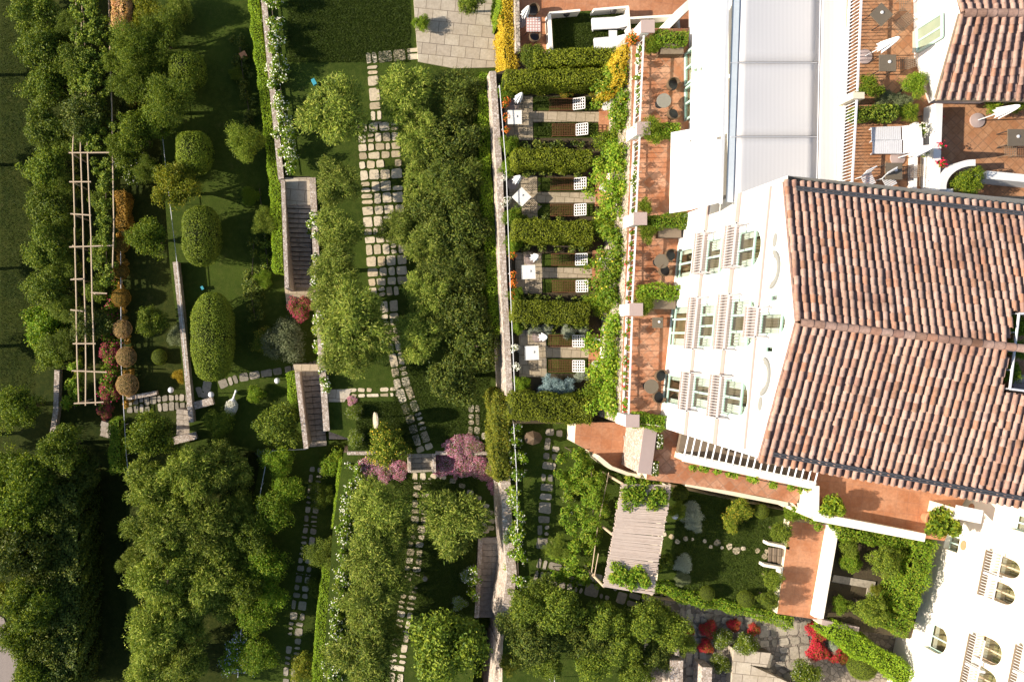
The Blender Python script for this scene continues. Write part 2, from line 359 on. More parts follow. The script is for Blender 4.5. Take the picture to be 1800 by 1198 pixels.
kind('blue', 'blue_shrub', 'fine', 'blue', .6, .7, 1, cat='shrub')
kind('sage', 'sage_shrub', 'fine', 'sage', .6, .7, 1, cat='shrub')
kind('yflower', 'flowering_shrub', 'green', 'clip', .7, .75, 1, 'yellow', 420, .1, 'shrub')
kind('yellow', 'yellow_shrub', 'citrus', 'yellow', .7, .7, 1, cat='shrub')
kind('rustball', 'rust_shrub', 'clip', 'rust', .85, .9, 1, cat='shrub')
kind('pinkball', 'tan_shrub', 'clip', 'pink', .85, .9, 1, cat='shrub')
kind('bougain', 'bougainvillea', 'green', 'green', .6, .7, 1, 'magenta', 2600, .11, 'flowering shrub')
kind('redbed', 'red_flower_shrub', 'green', 'green', .42, .55, 1, 'red', 4800, .125, 'flowering shrub')
kind('pinkbed', 'pink_flower_shrub', 'green', 'green', .42, .5, 2, 'pink', 4200, .12, 'flowering shrub')
kind('lilac', 'lilac_shrub', 'green', 'vine', .7, .7, 1, 'lilac', 700, .11, 'flowering shrub')
kind('orange', 'orange_flower_shrub', 'green', 'green', .5, .6, 1, 'orange', 700, .1, 'flowering shrub')
kind('palm', 'fern_plant', 'fine', 'vine', .6, .5, 1, cat='plant')
def plant(key, px, py, rp, zg, label, group=None, sq=1.0, sz=1.0):
    k = KINDS[key]; kf0 = k['kf']; kf = kf0*sz
    r = rp*(CAMZ-zg)/F/(1+rp*kf/F); zc = zg+kf*r; c = P(px, py, zc)
    if len(k['pool']) < k['n']:
        root = thing(k['nm'], label, k['cat'])
        mb = M(); arr = crown_arr(k['sty'], 2.0, k['flat']) + np.array([0, 0, 2*kf0]); kf, kfs = kf0, kf; mb.leaves(arr)
        if k['sty'] == 'clip':
            mb.lathe((0, 0, 2*kf), [(max(1.9*math.cos(a), .01), 1.9*k['flat']*math.sin(a)) for a in np.linspace(-1.57, 1.57, 12)], 20, 1)
            obj('clipped_crown', mb, [L[k['leaf']], mt_core], root)
        else: obj('crown' if kf > 1 else 'foliage', mb, L[k['leaf']], root)
        tb = M()
        if kf > 1: trunk(tb, 2*kf, .17, 2.0); obj('trunk', tb, mt_bark, root)
        else: trunk(tb, 2*kf*.9, .08, 1.6, 6); obj('stem', tb, mt_bark, root)
        if k['fl']:
            fp = arr.mean(1); fp = fp[fp[:, 2] > 2*kf-.35]; ext = np.linalg.norm(fp-np.array([0, 0, 2*kf]), axis=1)
            w_ = np.clip(ext, .3, 2)**2; sel = RNG.choice(len(fp), min(k['nfl'], len(fp)), replace=False, p=w_/w_.sum())
            d = unit(fp[sel]-np.array([0, 0, 2*kf-.6])); fb = M(); fb.leaves(quads(fp[sel]+d*.06, d+np.array([-.3, 0, .5]), k['fls'], k['fls']*.9, jit=.4)); obj('blossoms', fb, FL[k['fl']], root)
        pr = Proto(root); k['pool'].append(pr); kf = kfs
    else:
        pr = k['pool'][k['i'] % k['n']]; k['i'] += 1
    s = r/2; return pr((c.x, c.y, zg), R.uniform(0, 6.28) if k['sty'] != 'clip' or sq == 1 else 0, label, group, (s, s*sq, s*sz))
def polyl(path, z): return [P(x, y, z) for x, y in path]
def strip_samples(pts, wd, z0, z1, dens, top=True, endcap=True):
    """points on the top and the flanks of an extruded band"""
    A = []; B = []
    for i in range(len(pts)-1):
        p = np.array(pts[i][:2]); q = np.array(pts[i+1][:2]); d = q-p; ln = np.linalg.norm(d)
        if ln < 1e-5: continue
        d = d/ln; nn = np.array([-d[1], d[0]])
        n = int(ln*wd*dens); s_ = RNG.uniform(0, ln, n); o = RNG.uniform(-wd/2, wd/2, n)
        A.append(np.c_[p+d*s_[:, None]+nn*o[:, None], np.full(n, z1)]); B.append(np.tile([0, 0, 1.], (n, 1)))
        for sd in (-1, 1):
            n = int(ln*(z1-z0)*dens*.8); s_ = RNG.uniform(0, ln, n)
            A.append(np.c_[p+d*s_[:, None]+nn*sd*wd/2, RNG.uniform(z0, z1, n)]); B.append(np.tile([nn[0]*sd, nn[1]*sd, .3], (n, 1)))
        for (e, sd, ok) in ((p, -1, i == 0), (q, 1, i == len(pts)-2)):
            if not ok: continue
            n = int(wd*(z1-z0)*dens*.8); o = RNG.uniform(-wd/2, wd/2, n)
            A.append(np.c_[e+nn*o[:, None], RNG.uniform(z0, z1, n)]); B.append(np.tile([d[0]*sd, d[1]*sd, .3], (n, 1)))
    return np.concatenate(A), np.concatenate(B)
def lump(pos, amp, f=2.2):
    x, y, z = pos.T; return amp*(np.sin(x*f+1.3*np.sin(y*f*.7))*np.cos(y*f*1.1+z)+.6*np.sin(x*f*2.3+y*f*1.9+z*2))[:, None]
def hedge(label, path, wp, zg, h, leaf='hedge', name='clipped_hedge', cat='hedge', dens=480, ln=.105, wd=.06, rough=.06, group=None, fl=None, nfl=0, fls=.1):
    zt = zg+h; pts = polyl(path, zt); width = wp*t(zt)
    root = thing(name, label, cat, (pts[0].x, pts[0].y, zg), group)
    pos, nr = strip_samples(pts, width, zg+.1, zt, dens)
    pos = pos + nr*(lump(pos, rough)+RNG.normal(0, rough*.5, (len(pos), 1)))
    mb = M(); mb.leaves(quads(pos, nr, ln, wd, jit=.5))
    ins = .1+rough
    for i in range(len(pts)-1): mb.beam(pts[i], pts[i+1], max(width-2*ins, .08), zg-.1, zt-ins-.004*(i % 3), 1)
    obj('foliage', mb, [L[leaf], mt_core], root)
    if fl:
        sel = RNG.choice(len(pos), min(nfl, len(pos)), replace=False); fb = M(); fb.leaves(quads(pos[sel]+nr[sel]*.06, nr[sel]+np.array([0, 0, .4]), fls, fls*.9, jit=.35)); obj('blossoms', fb, FL[fl], root)
    return root
def climber(label, path, wp, z0, z1, leaf='vine', name='climbing_plant', cat='climbing plant', dens=75, ln=.16, wd=.1, cl=.28, fl=None, nfl=0, fls=.1, group=None, gap=0):
    """loose leaf clumps sprawling along a line"""
    zm = z1; pts = polyl(path, zm); width = wp*t(zm)
    root = thing(name, label, cat, (pts[0].x, pts[0].y, z0), group); C = []
    for i in range(len(pts)-1):
        p = np.array(pts[i][:2]); q = np.array(pts[i+1][:2]); ln_ = np.linalg.norm(q-p); n = max(2, int(ln_*max(width, .3)*7*(1-gap)))
        u = RNG.uniform(0, 1, n); nn = np.array([-(q-p)[1], (q-p)[0]])/max(ln_, 1e-5)
        o = np.clip(RNG.normal(0, .3, n), -.6, .6)*width
        C.append(np.c_[p+(q-p)*u[:, None]+nn*o[:, None], z1-(z1-z0)*np.abs(o/width)*RNG.uniform(.2, 1.5, n)-RNG.uniform(0, .25, n)*(z1-z0)])
    C = np.concatenate(C); nl = dens; idx = np.repeat(np.arange(len(C)), nl); e = sph(len(idx))
    pos = C[idx]+e*cl*RNG.uniform(.3, 1.15, (len(idx), 1)); mb = M()
    mb.leaves(quads(pos, unit(e+np.array([-.2, 0, .8])), ln, wd, jit=.5))
    sb = M()
    for i in range(len(pts)-1): sb.bar((pts[i].x, pts[i].y, (z0+z1)/2), (pts[i+1].x, pts[i+1].y, (z0+z1)/2+.05), .025, 5)
    sb.bar((pts[0].x, pts[0].y, z0-.2), (pts[0].x, pts[0].y, (z0+z1)/2), .03, 5)
    obj('foliage', mb, L[leaf], root); obj('stem', sb, mt_bark, root)
    if fl:
        sel = RNG.choice(len(pos), min(nfl, len(pos)), replace=False); fb = M(); fb.leaves(quads(pos[sel]+e[sel]*.08+np.array([0, 0, .08]), e[sel]+np.array([0, 0, .6]), fls, fls*.9, jit=.35)); obj('blossoms', fb, FL[fl], root)
    return root
# ------------------------------------------------------------------ setting: terraces stepping up the hillside
def sheet(name, edge, z, top, side=None, zb=-18, right=60):
    pts = [P(x, y, z) for x, y in edge]; pts = [(p.x, p.y) for p in pts] + [(right, P(0, edge[-1][1], z).y), (right, P(0, edge[0][1], z).y)]
    m = M(); m.prism(pts, zb, z, 0, 1); return struct(name, m, [top, side or mt_darkstone])
def slab(name, poly, z, top, side=None, zb=None):
    m = M(); m.prism([P(x, y, z) for x, y in poly], z-1.5 if zb is None else zb, z, 0, 1); return struct(name, m, [top, side or mt_cream])
g = M(); g.poly([(-150, -150, -15.2), (200, -150, -15.2), (200, 150, -15.2), (-150, 150, -15.2)]); struct('ground', g, mt_lawn2)
slab('road', [(-60, 1060), (6, 1085), (28, 1140), (45, 1260), (-60, 1260)], -15.15, mt_road, zb=-15.6)
sheet('vine_terrace', [(105, -90), (100, 640), (95, 770), (165, 815), (222, 835), (222, 1330)], -13.5, mt_lawn2)
sheet('shrub_terrace', [(205, -90), (218, 700), (228, 860), (232, 1330)], -12.2, mt_lawn2)
sheet('topiary_terrace', [(258, -90), (298, 460), (333, 750), (333, 790), (462, 792), (440, 900), (405, 1330)], -11, mt_lawn)
sheet('olive_lawn', [(452, -90), (498, 310), (545, 310), (556, 500), (566, 650), (576, 757), (611, 770), (612, 797)], -7, mt_lawn, mt_wall)
slab('lower_lawn', [(604, 795), (585, 930), (558, 1330), (828, 1330), (838, 942), (893, 942), (893, 795)], -7.8, mt_lawn, mt_wall, -18)
slab('stone_plaza', [(722, -70), (735, 108), (800, 120), (890, 118), (890, -70)], -6.9, mt_plaza)
sheet('patio_terrace', [(905, -90), (905, 118), (872, 128), (880, 300), (888, 480), (898, 690), (903, 744)], -4, mt_soil, mt_wallpink)
sheet('garden_terrace', [(900, 744), (893, 800), (893, 900), (900, 1000), (884, 1130), (880, 1330)], -5.2, mt_lawn, mt_wallpink)
sheet('front_terrace', [(1112, 50), (1109, 235), (1103, 390), (1097, 545), (1090, 744)], 0, mt_terra, mt_wall, -6)
slab('lounge_terrace', [(908, -70), (908, 92), (1125, 92), (1210, 60), (1225, -70)], -3.9, mt_clay, zb=-8)
slab('lounge_lawn', [(970, 22), (972, 92), (1103, 92), (1103, 16)], -3.86, mt_lawn, zb=-4.1)
slab('lounge_lawn', [(1109, 34), (1109, 52), (1192, 48), (1192, 28)], -3.86, mt_lawn, zb=-4.1)
slab('entrance_floor', [(1146, 742), (1136, 842), (1215, 852), (1330, 870), (1400, 885), (1440, 800), (1300, 742)], -1, mt_terra, zb=-6)
slab('clay_court', [(1012, 742), (1010, 778), (1050, 800), (1095, 830), (1150, 842), (1165, 742)], -3.4, mt_clay, zb=-7)
slab('garden_walk', [(1208, 838), (1385, 868), (1402, 892), (1390, 880), (1205, 850)], -1.2, mt_clay, zb=-6)
slab('topiary_garden', [(1178, 855), (1152, 1040), (1360, 1082), (1395, 900)], -3.5, mt_lawn, zb=-7)
slab('clay_court', [(1388, 915), (1366, 1078), (1436, 1088), (1472, 925)], -2.9, mt_clay, zb=-7)
slab('clay_terrace', [(1420, 800), (1437, 910), (1624, 945), (1660, 950), (1720, 830)], -.8, mt_clay, zb=-7)
slab('rose_garden', [(1474, 922), (1440, 1096), (1600, 1122), (1650, 950)], -3.3, mt_soil, zb=-7)
slab('stone_court', [(1142, 1050), (1135, 1250), (1640, 1250), (1640, 1110), (1440, 1088), (1366, 1080)], -4.6, mt_darkstone, zb=-8)
sheet('roof_terrace', [(1490, -90), (1482, 345)], 6.6, mt_terra2, mt_cream, -4)

def stones(path, z, top=.03, rng=R, mat=None, rowl=(.5, .95), gap=.07, cols=None, mb=None):
    """irregular flagstones laid along (x, y, width) photo positions"""
    mb = mb or M(); row = 0
    for i in range(len(path)-1):
        a = P(path[i][0], path[i][1], z); b = P(path[i+1][0], path[i+1][1], z); wa = path[i][2]*t(z); wb = path[i+1][2]*t(z)
        d = b-a; ln = d.length; d.normalize(); nn = Vector((-d.y, d.x, 0)); s = 0
        while s < ln-.15:
            l = min(rng.uniform(*rowl), ln-s+.05); wd = wa+(wb-wa)*s/ln; nc = max(1, round(wd/rng.uniform(.48, .75))) if not cols else cols
            cuts = sorted([0]+[(k+rng.uniform(-.18, .18))/nc for k in range(1, nc)]+[1])
            for k in range(nc):
                segs = [(s, s+l)] if rng.random() < .7 or l < .6 else [(s, s+l*.5), (s+l*.5, s+l)]
                for (s0, s1) in segs:
                    if rng.random() < .04: continue
                    u0 = (cuts[k]-.5)*wd+gap/2; u1 = (cuts[k+1]-.5)*wd-gap/2
                    q = []
                    for (ss, uu, c1, c2) in ((s0+gap/2, u0, 1, 1), (s0+gap/2, u1, 1, -1), (s1-gap/2, u1, -1, -1), (s1-gap/2, u0, -1, 1)):
                        j = lambda: rng.uniform(0, .05)
                        ch = min(.07, (u1-u0)*.2)
                        p1 = a+d*(ss+c1*j())+nn*(uu+c2*(ch+j())); p2 = a+d*(ss+c1*(ch+j()))+nn*(uu+c2*j())
                        q += [p1, p2] if c1*c2 < 0 else [p2, p1]
                    mb.prism(q, z-.05, z+top+rng.uniform(-.008, .012))
            s += l
    return mb
pm = stones([(642, 103, 22), (737, 94, 24)], -7); stones([(654, 114, 21), (662, 218, 22)], -7, mb=pm)
stones([(664, 214, 76), (673, 360, 76), (684, 525, 70)], -7, rowl=(.5, .75), mb=pm); stones([(683, 527, 34), (690, 600, 28), (708, 680, 32), (748, 792, 32)], -7, mb=pm)
stones([(605, 691, 20), (702, 688, 18)], -7, cols=2, mb=pm); stones([(833, 710, 22), (833, 774, 22)], -7, cols=2, mb=pm); stones([(845, 766, 15), (872, 765, 15)], -7, cols=1, mb=pm)
struct('path', pm, mt_slab)
pm = stones([(742, 828, 38), (742, 850, 34), (735, 920, 32), (724, 1010, 32), (706, 1110, 32), (690, 1230, 30)], -7.8, rowl=(.4, .75), gap=.12)
for (x, y) in ((762, 836), (778, 838), (795, 845), (812, 853), (826, 864), (840, 874), (853, 888), (861, 900), (852, 905), (863, 915), (852, 921), (862, 927), (853, 932)):
    stones([(x-6, y-1, 10), (x+6, y+1, 10)], -7.8, cols=1, gap=.03, mb=pm)
struct('path', pm, mt_slab)
pm = stones([(556, 818, 26), (545, 925, 28), (533, 1010, 30), (520, 1100, 30), (505, 1230, 28)], -11, rowl=(.5, .8), gap=.14); struct('path', pm, mt_greyslab)
pm = stones([(975, 752, 34), (963, 830, 26), (952, 965, 24)], -5.2, gap=.12); stones([(940, 1000, 46), (1085, 1038, 44), (1200, 1068, 46)], -5.2, rowl=(.6, 1), gap=.1, mb=pm); struct('path', pm, mt_greyslab)
pm = stones([(1195, 1062, 40), (1340, 1085, 44), (1440, 1100, 40)], -4.6, gap=.09); stones([(1375, 1092, 90), (1390, 1240, 90)], -4.6, gap=.09, mb=pm); stones([(1225, 1075, 40), (1222, 1240, 40)], -4.6, gap=.09, mb=pm); struct('path', pm, mt_greyslab)
pm = stones([(345, 690, 20), (420, 664, 16), (500, 650, 14), (560, 642, 22)], -11, gap=.05); stones([(365, 668, 18), (360, 700, 20)], -11, mb=pm); stones([(222, 712, 30), (330, 706, 30)], -12.15, rowl=(.3, .5), gap=.05, mb=pm); struct('path', pm, mt_greyslab)
pm = M()
for (x, y, s) in ((1168, 938, 4), (1180, 942, 5), (1190, 951, 5), (1205, 946, 5), (1217, 947, 3), (1238, 950, 4), (1249, 960, 4), (1261, 953, 7), (1282, 960, 6), (1294, 967, 7), (1306, 963, 5), (1331, 967, 5), (1347, 968, 4), (1344, 977, 6), (1269, 962, 3)):
    p = P(x, y, -3.5); r = s*t(-3.5); pm.prism([(p.x+r*R.uniform(.7, 1.1)*math.cos(a), p.y+r*R.uniform(.7, 1.1)*math.sin(a)) for a in (0, .9, 1.8, 2.7, 3.6, 4.5, 5.4)], -3.55, -3.46)
struct('path', pm, mt_slab)

# ------------------------------------------------------------------ walls and stairs
def wall(label, path, zt, wp, zb, mat=None, name='stone_wall', cat='wall', group=None, cap=None):
    pts = polyl(path, zt); m = M(); wd = wp*t(zt)
    root = None
    for i in range(len(pts)-1):
        d = (pts[i+1]-pts[i]).normalized()*wd*.3 if i < len(pts)-2 else Vector((0, 0, 0)); m.beam(pts[i], pts[i+1]+d, wd, zb, zt-.0021*(i % 2))
    if cap:
        root = thing(name, label, cat, (pts[0].x, pts[0].y, zb), group); obj('wall_body', m, mat or mt_wall, root); c = M()
        for i in range(len(pts)-1): c.beam(pts[i], pts[i+1], wd+.1, zt+.001, zt+.07+.0021*(i % 2))
        obj('coping', c, cap, root); return root
    return tag(obj(name, m, mat or mt_wall), label, cat, group)
def stairs(label, a, b, z0, z1, wpx, n, mat=None, name='stone_stairs'):
    """steps from photo point a (height z0) down to b (height z1)"""
    A = P(*a, z0); B = P(*b, z1); root = thing(name, label, 'stairs', (A.x, A.y, z1)); d = Vector((B.x-A.x, B.y-A.y, 0)); ln = d.length; d.normalize(); nn = Vector((-d.y, d.x, 0))
    wd = wpx*t((z0+z1)/2)
    for i in range(n):
        z = z0-(z0-z1)*(i+.5)/n; s0 = ln*i/n-.03; s1 = ln*(i+1)/n; c = Vector((A.x, A.y, 0))+d*(s0+s1)/2; m = M()
        k = 2; s1 -= .08
        for j in range(k):
            q = c+nn*wd*((j+.5)/k-.5); m.box((q.x, q.y, z-.6+R.uniform(-.006, .006)), (s1-s0, wd/k-.015, 1.2), math.atan2(d.y, d.x))
        obj('step', m, mat or mt_step, root)
    return root
wall('rough stone retaining wall beside the white roses, running from the top edge to the long stair', [(458, -60), (478, 150), (494, 314)], -6.7, 10, -11.2, mt_wallpink)
wall('thin stone parapet on the left of the long shaded stair', [(497, 316), (504, 506)], -6.35, 7, -11.2, mt_wallpink, 'stone_parapet')
wall('stone parapet with rose creepers between both stairs and the olive lawn', [(549, 312), (558, 500), (566, 640), (574, 757)], -6.6, 11, -11.2, mt_wallpink, 'stone_parapet')
wall('short stone parapet on the left of the lower stair', [(522, 655), (538, 788)], -7.6, 8, -11.2, mt_wallpink, 'stone_parapet')
slab('stair_landing', [(500, 312), (546, 312), (548, 360), (502, 360)], -6.98, mt_plaza, mt_wall, -11.2)
slab('stair_landing', [(500, 504), (556, 504), (562, 545), (505, 545)], -10.6, mt_patio, mt_wall, -11.2)
slab('stair_landing', [(574, 684), (620, 684), (605, 706), (574, 706)], -6.97, mt_plaza, mt_wall, -11)
stairs('long stone stair going down from the paved landing to the topiary terrace', (524, 358), (528, 506), -7.05, -10.55, 42, 18)
slab('stair_landing', [(515, 640), (562, 640), (566, 660), (520, 660)], -9.2, mt_patio, mt_wall, -11.2)
stairs('lower stone stair between two stone parapets, going down to blue shade', (545, 658), (558, 785), -9.2, -11, 34, 13)
stairs('short shaded stair beside the rose bushes at the lawn corner', (592, 704), (594, 772), -7.0, -9.6, 32, 8)
stairs('small pale stair of four steps between two pink flower beds', (741, 796), (742, 830), -6.98, -7.8, 40, 4, mt_greyslab)
wall('left stone cheek of the small four step stair', [(720, 797), (720, 830)], -6.9, 5, -8, mt_wallpink, 'stone_cheek')
wall('right stone cheek of the small four step stair', [(763, 797), (763, 830)], -6.9, 6, -8, mt_wallpink, 'stone_cheek')
wall('low stone wall behind the long pink flower bed', [(766, 796), (892, 796)], -6.85, 6, -8, mt_wallpink)
wall('low stone wall behind the short pink flower bed', [(610, 796), (718, 796)], -6.85, 6, -8, mt_wallpink)
wall('long pink stone wall under a handrail beside the tall dark trees', [(866, 125), (878, 300), (885, 480), (896, 695)], -3.4, 11, -7.3, mt_wallpink)
wall('broad pale stone wall between the lower lawn and the white rose hedge', [(888, 830), (892, 920), (900, 1010), (886, 1100)], -4.8, 17, -8.2, mt_wallpink)
wall('narrow stone wall at the foot of the mossy stair by the bottom edge', [(884, 1135), (872, 1240)], -6.5, 16, -11.2, mt_wallpink)
stairs('mossy boulder stair between the lower lawn and the broad pale wall', (866, 944), (862, 1085), -7.85, -9.3, 40, 13)
wall('rough parapet on the left of the mossy boulder stair', [(845, 945), (838, 1085)], -7.75, 8, -11, mt_wallpink, 'stone_parapet')
wall('low stone wall below the broken pergola beside the dark lawn', [(100, 650), (98, 720), (90, 775)], -12.9, 9, -15.2, mt_wallpink)
stairs('narrow stone stair beside the low wall at the foot of the pergola', (106, 730), (102, 780), -13.5, -14.9, 14, 7)
stairs('steps in the gap below the pergola next to the yellow green hedge', (186, 742), (184, 785), -12.5, -14, 18, 5)
wall('stone wall beside the big clipped topiary, splashed with lichen', [(308, 460), (322, 590), (336, 742)], -10.2, 9, -12.3, mt_wallpink)
wall('low rubble wall across the small paved landing', [(222, 700), (275, 690)], -11.7, 7, -12.3, mt_wallpink)
wall('short rubble wall beside the globe lamp and the white bird', [(341, 713), (374, 704)], -10.5, 13, -11.2, mt_wallpink)
wall('short rubble wall with brown stones beneath the round shrub', [(305, 775), (345, 765)], -10.6, 12, -12.3, mt_wallpink)
stairs('dark steps beside the lichen splashed wall', (322, 720), (322, 765), -11, -12.1, 24, 5)

# ------------------------------------------------------------------ main house: white gabled front, tiled roof
aa = .1; rd = Vector((math.cos(aa), -math.sin(aa), 0)); fd = Vector((math.sin(aa), math.cos(aa), 0))
C0 = P(1178, 565, 0)
def fac(px, py):
    k = C0.dot(rd)/((px-NX)*rd.x-(py-NY)*rd.y); q = Vector(((px-NX)*k, -(py-NY)*k, 0)); return (q-C0).dot(fd), CAMZ-k*F
def W(s, z, o=0): return C0+fd*s+rd*o+Vector((0, 0, z))           # o: metres behind the front
house = thing('white_house', 'tall white gabled house front with mint windows and a long terracotta tile roof', 'house', C0)
S0, S1, ZE, ZR, SR = -5.62, 5.68, 10.9, 12.85, 0.0
wins = []
def win(y0, y1, xb, xt, zb=None, shape='arch', cols=2):
    s1, _ = fac((xb+xt)/2, y0); s0, _ = fac((xb+xt)/2, y1); _, za = fac(xb, (y0+y1)/2); _, zt = fac(xt, (y0+y1)/2)
    wins.append((s0, s1, za if zb is None else zb, zt, shape, cols)); return wins[-1]
for a in ((437, 489, 1188, 1215, .02), (537, 609, 1178, 1207, .02), (658, 712, 1168, 1198, .02)): win(*a[:4], zb=a[4], shape='soft', cols=3 if a[0] == 537 else 2)
Z2, Z3, Z4 = 3.75, 7.05, 9.75
for a in ((418, 483, 1238, 1277, Z2), (533, 612, 1232, 1267, Z2), (662, 722, 1224, 1257, Z2), (402, 470, 1308, 1337, Z3), (524, 612, 1300, 1331, Z3), (668, 734, 1288, 1314, Z3)): win(*a[:4], zb=a[4], cols=4 if a[0] in (533,) else 3 if a[0] == 524 else 2)
win(548, 589, 1352, 1380, zb=Z4, cols=1)
win(516, 531, 1350, 1366, shape='rect', cols=1); win(606, 621, 1341, 1358, shape='rect', cols=1)
def outline(w_, n=10):
    s0, s1, z0, z1, sh, _ = w_
    if sh == 'rect': return [(s0, z0), (s1, z0), (s1, z1), (s0, z1)]
    if sh == 'soft': c = .22; return [(s0, z0), (s1, z0), (s1, z1-c), (s1-.08, z1-.07), (s1-c, z1), (s0+c, z1), (s0+.08, z1-.07), (s0, z1-c)]
    rise = min((s1-s0)*.42, (z1-z0)*.5); zs = z1-rise
    return [(s0, z0), (s1, z0)]+[((s0+s1)/2+(s1-s0)/2*math.cos(math.pi*i/n), zs+rise*math.sin(math.pi*i/n)) for i in range(n+1)]
body = M()
gable = [(S0, -1.2), (S1, -1.2), (S1, ZE-.05), (SR, ZR-.05), (S0, ZE-.05)]
holes = [outline(w_)[::-1] for w_ in wins]
loops = [[Vector((s, z, 0)) for s, z in gable]]+[[Vector((s, z, 0)) for s, z in h] for h in holes]
flat = [v for l in loops for v in l]
for tri in tessellate_polygon(loops):
    q = [flat[k] for k in tri]; ar = (q[1].x-q[0].x)*(q[2].y-q[0].y)-(q[2].x-q[0].x)*(q[1].y-q[0].y)
    if ar > 0: q = q[::-1]
    body.poly([W(v.x, v.y) for v in q])
DEP = .11
for h in holes:
    for i in range(len(h)):
        a, b = h[i], h[(i+1) % len(h)]; body.poly([W(*a), W(*b), W(*b, DEP), W(*a, DEP)])
LEN = 26
body.poly([W(S0, -1.2), W(S0, ZE-.05), W(S0, ZE-.05, LEN), W(S0, -1.2, LEN)]); body.poly([W(S1, -1.2), W(S1, -1.2, LEN), W(S1, ZE-.05, LEN), W(S1, ZE-.05)])
obj('front_wall', body, mt_plaster, house)
bd = M()
for (z, h) in ((Z2-.22, .28), (Z3-.22, .32), (Z4-.12, .1)):
    s = [S0, S1]
    if z > 9: s = [S0+.2, S1-.2]
    bd.box(W((s[0]+s[1])/2, z, -.02), (.1, s[1]-s[0]-.01, h), -aa)
obj('string_course', bd, mt_band, house)
for i, w_ in enumerate(wins):
    s0, s1, z0, z1, sh, nc = w_; ol = outline(w_); n = len(ol); fr = M(); ft = .09; cs, cz = (s0+s1)/2, (z0+z1)/2
    inn = [(cs+(s-cs)*(1-2*ft/(s1-s0)), cz+(z-cz)*(1-2*ft/(z1-z0))) for s, z in ol]; D0, D1 = DEP-.07, DEP-.02
    for k in range(n):
        a, b, c, d = ol[k], ol[(k+1) % n], inn[(k+1) % n], inn[k]
        fr.poly([W(*a, D0), W(*d, D0), W(*c, D0), W(*b, D0)]); fr.poly([W(*d, D0), W(*d, D1), W(*c, D1), W(*c, D0)])
    rise = 0 if sh != 'arch' else min((s1-s0)*.42, (z1-z0)*.5)
    top = z1-rise if sh == 'arch' else z1
    for k in range(1, nc): fr.box(W(s0+(s1-s0)*k/nc, (z0+top)/2, D0+.03), (.07, .1, top-z0-.1), -aa)
    if sh == 'arch': fr.box(W(cs, top, D0+.03), (.075, s1-s0-.12, .1), -aa)
    elif nc > 1 or sh == 'rect': fr.box(W(cs, z0+(z1-z0)*.2, D0+.03), (.075, s1-s0-.12, .09), -aa)
    wo = obj('window', fr, mt_mint, house)
    pn = M(); pn.poly([W(s, z, D1-.02) for s, z in inn][::-1]); obj('pane', pn, mt_glass, wo)
    rm = M(); rm.poly([W(s0-.3, z0, 1.3), W(s0-.3, z1, 1.3), W(s1+.3, z1, 1.3), W(s1+.3, z0, 1.3)]); rm.poly([W(s0-.3, z0+.01, DEP), W(s0-.3, z0+.01, 1.3), W(s1+.3, z0+.01, 1.3), W(s1+.3, z0+.01, DEP)])
    for sx in (s0-.3, s1+.3): rm.poly([W(sx, z0, DEP), W(sx, z1, DEP), W(sx, z1, 1.3), W(sx, z0, 1.3)])
    obj('room_interior', rm, mt_interior, wo)
    cu = M()
    for sd in (0, 1):
        wv = (s1-s0)*R.uniform(.12, .3); k0 = s0+.05 if sd == 0 else s1-.05-wv
        for k in range(8):
            u = k0+wv*k/8; v = k0+wv*(k+1)/8; cu.poly([W(u, z0+.1, D1+.1+.05*(k % 2)), W(v, z0+.1, D1+.1+.05*((k+1) % 2)), W(v, z1-.15, D1+.1+.05*((k+1) % 2)), W(u, z1-.15, D1+.1+.05*(k % 2))])
    obj('curtain', cu, mt_curtain, wo)
def balcony(s0, s1, z, dep=.62):
    b = M(); b.box(W((s0+s1)/2, z-.05, -dep/2+.01), (dep, s1-s0, .1), -aa); bo = obj('balcony', b, mt_band, house)
    r = M(); hh = .95
    for o, a, c in ((-dep+.04, s0, s1),):
        r.box(W((a+c)/2, z+hh, o), (.07, c-a+.04, .05), -aa); r.box(W((a+c)/2, z+.1, o), (.04, c-a, .03), -aa)
        n = int((c-a)/.125)
        for k in range(n+1): r.bar(W(a+.03+(c-a-.06)*k/n, z, o), W(a+.03+(c-a-.06)*k/n, z+hh, o), .017, 5)
    for s in (s0+.03, s1-.03):
        r.box(W(s, z+hh, -dep/2), (dep, .05, .05), -aa)
        for k in range(1, 5): r.bar(W(s, z, -dep*k/5), W(s, z+hh, -dep*k/5), .017, 5)
        r.bar(W(s, z+.75, .02), W(s, z+1.35, -.3), .015, 5)
    obj('railing', r, mt_railw, bo)
for (y0, y1, x) in ((417, 485, 1226), (525, 615, 1221), (653, 721, 1212)): balcony(fac(x, y1)[0], fac(x, y0)[0], Z2)
for (y0, y1, x) in ((400, 473, 1293), (519, 617, 1287), (659, 736, 1275)): balcony(fac(x, y1)[0], fac(x, y0)[0], Z3)
balcony(fac(1338, 595)[0], fac(1338, 541)[0], Z4)
for (px, py, rs, rz) in ((1363, 422, .2, .1), (1337, 709, .2, .1)):
    s, z = fac(px, py); e = M(); e.prism([(0.3*0+rs*math.cos(a)*1.4, rz*math.sin(a)*1.4) for a in np.linspace(0, 6.28, 15)[:-1]], 0, .04)
    e.v = [tuple(W(s+v[0], z+v[1], -v[2])) for v in e.v]; obj('oval_plaque', e, mt_mould, house)
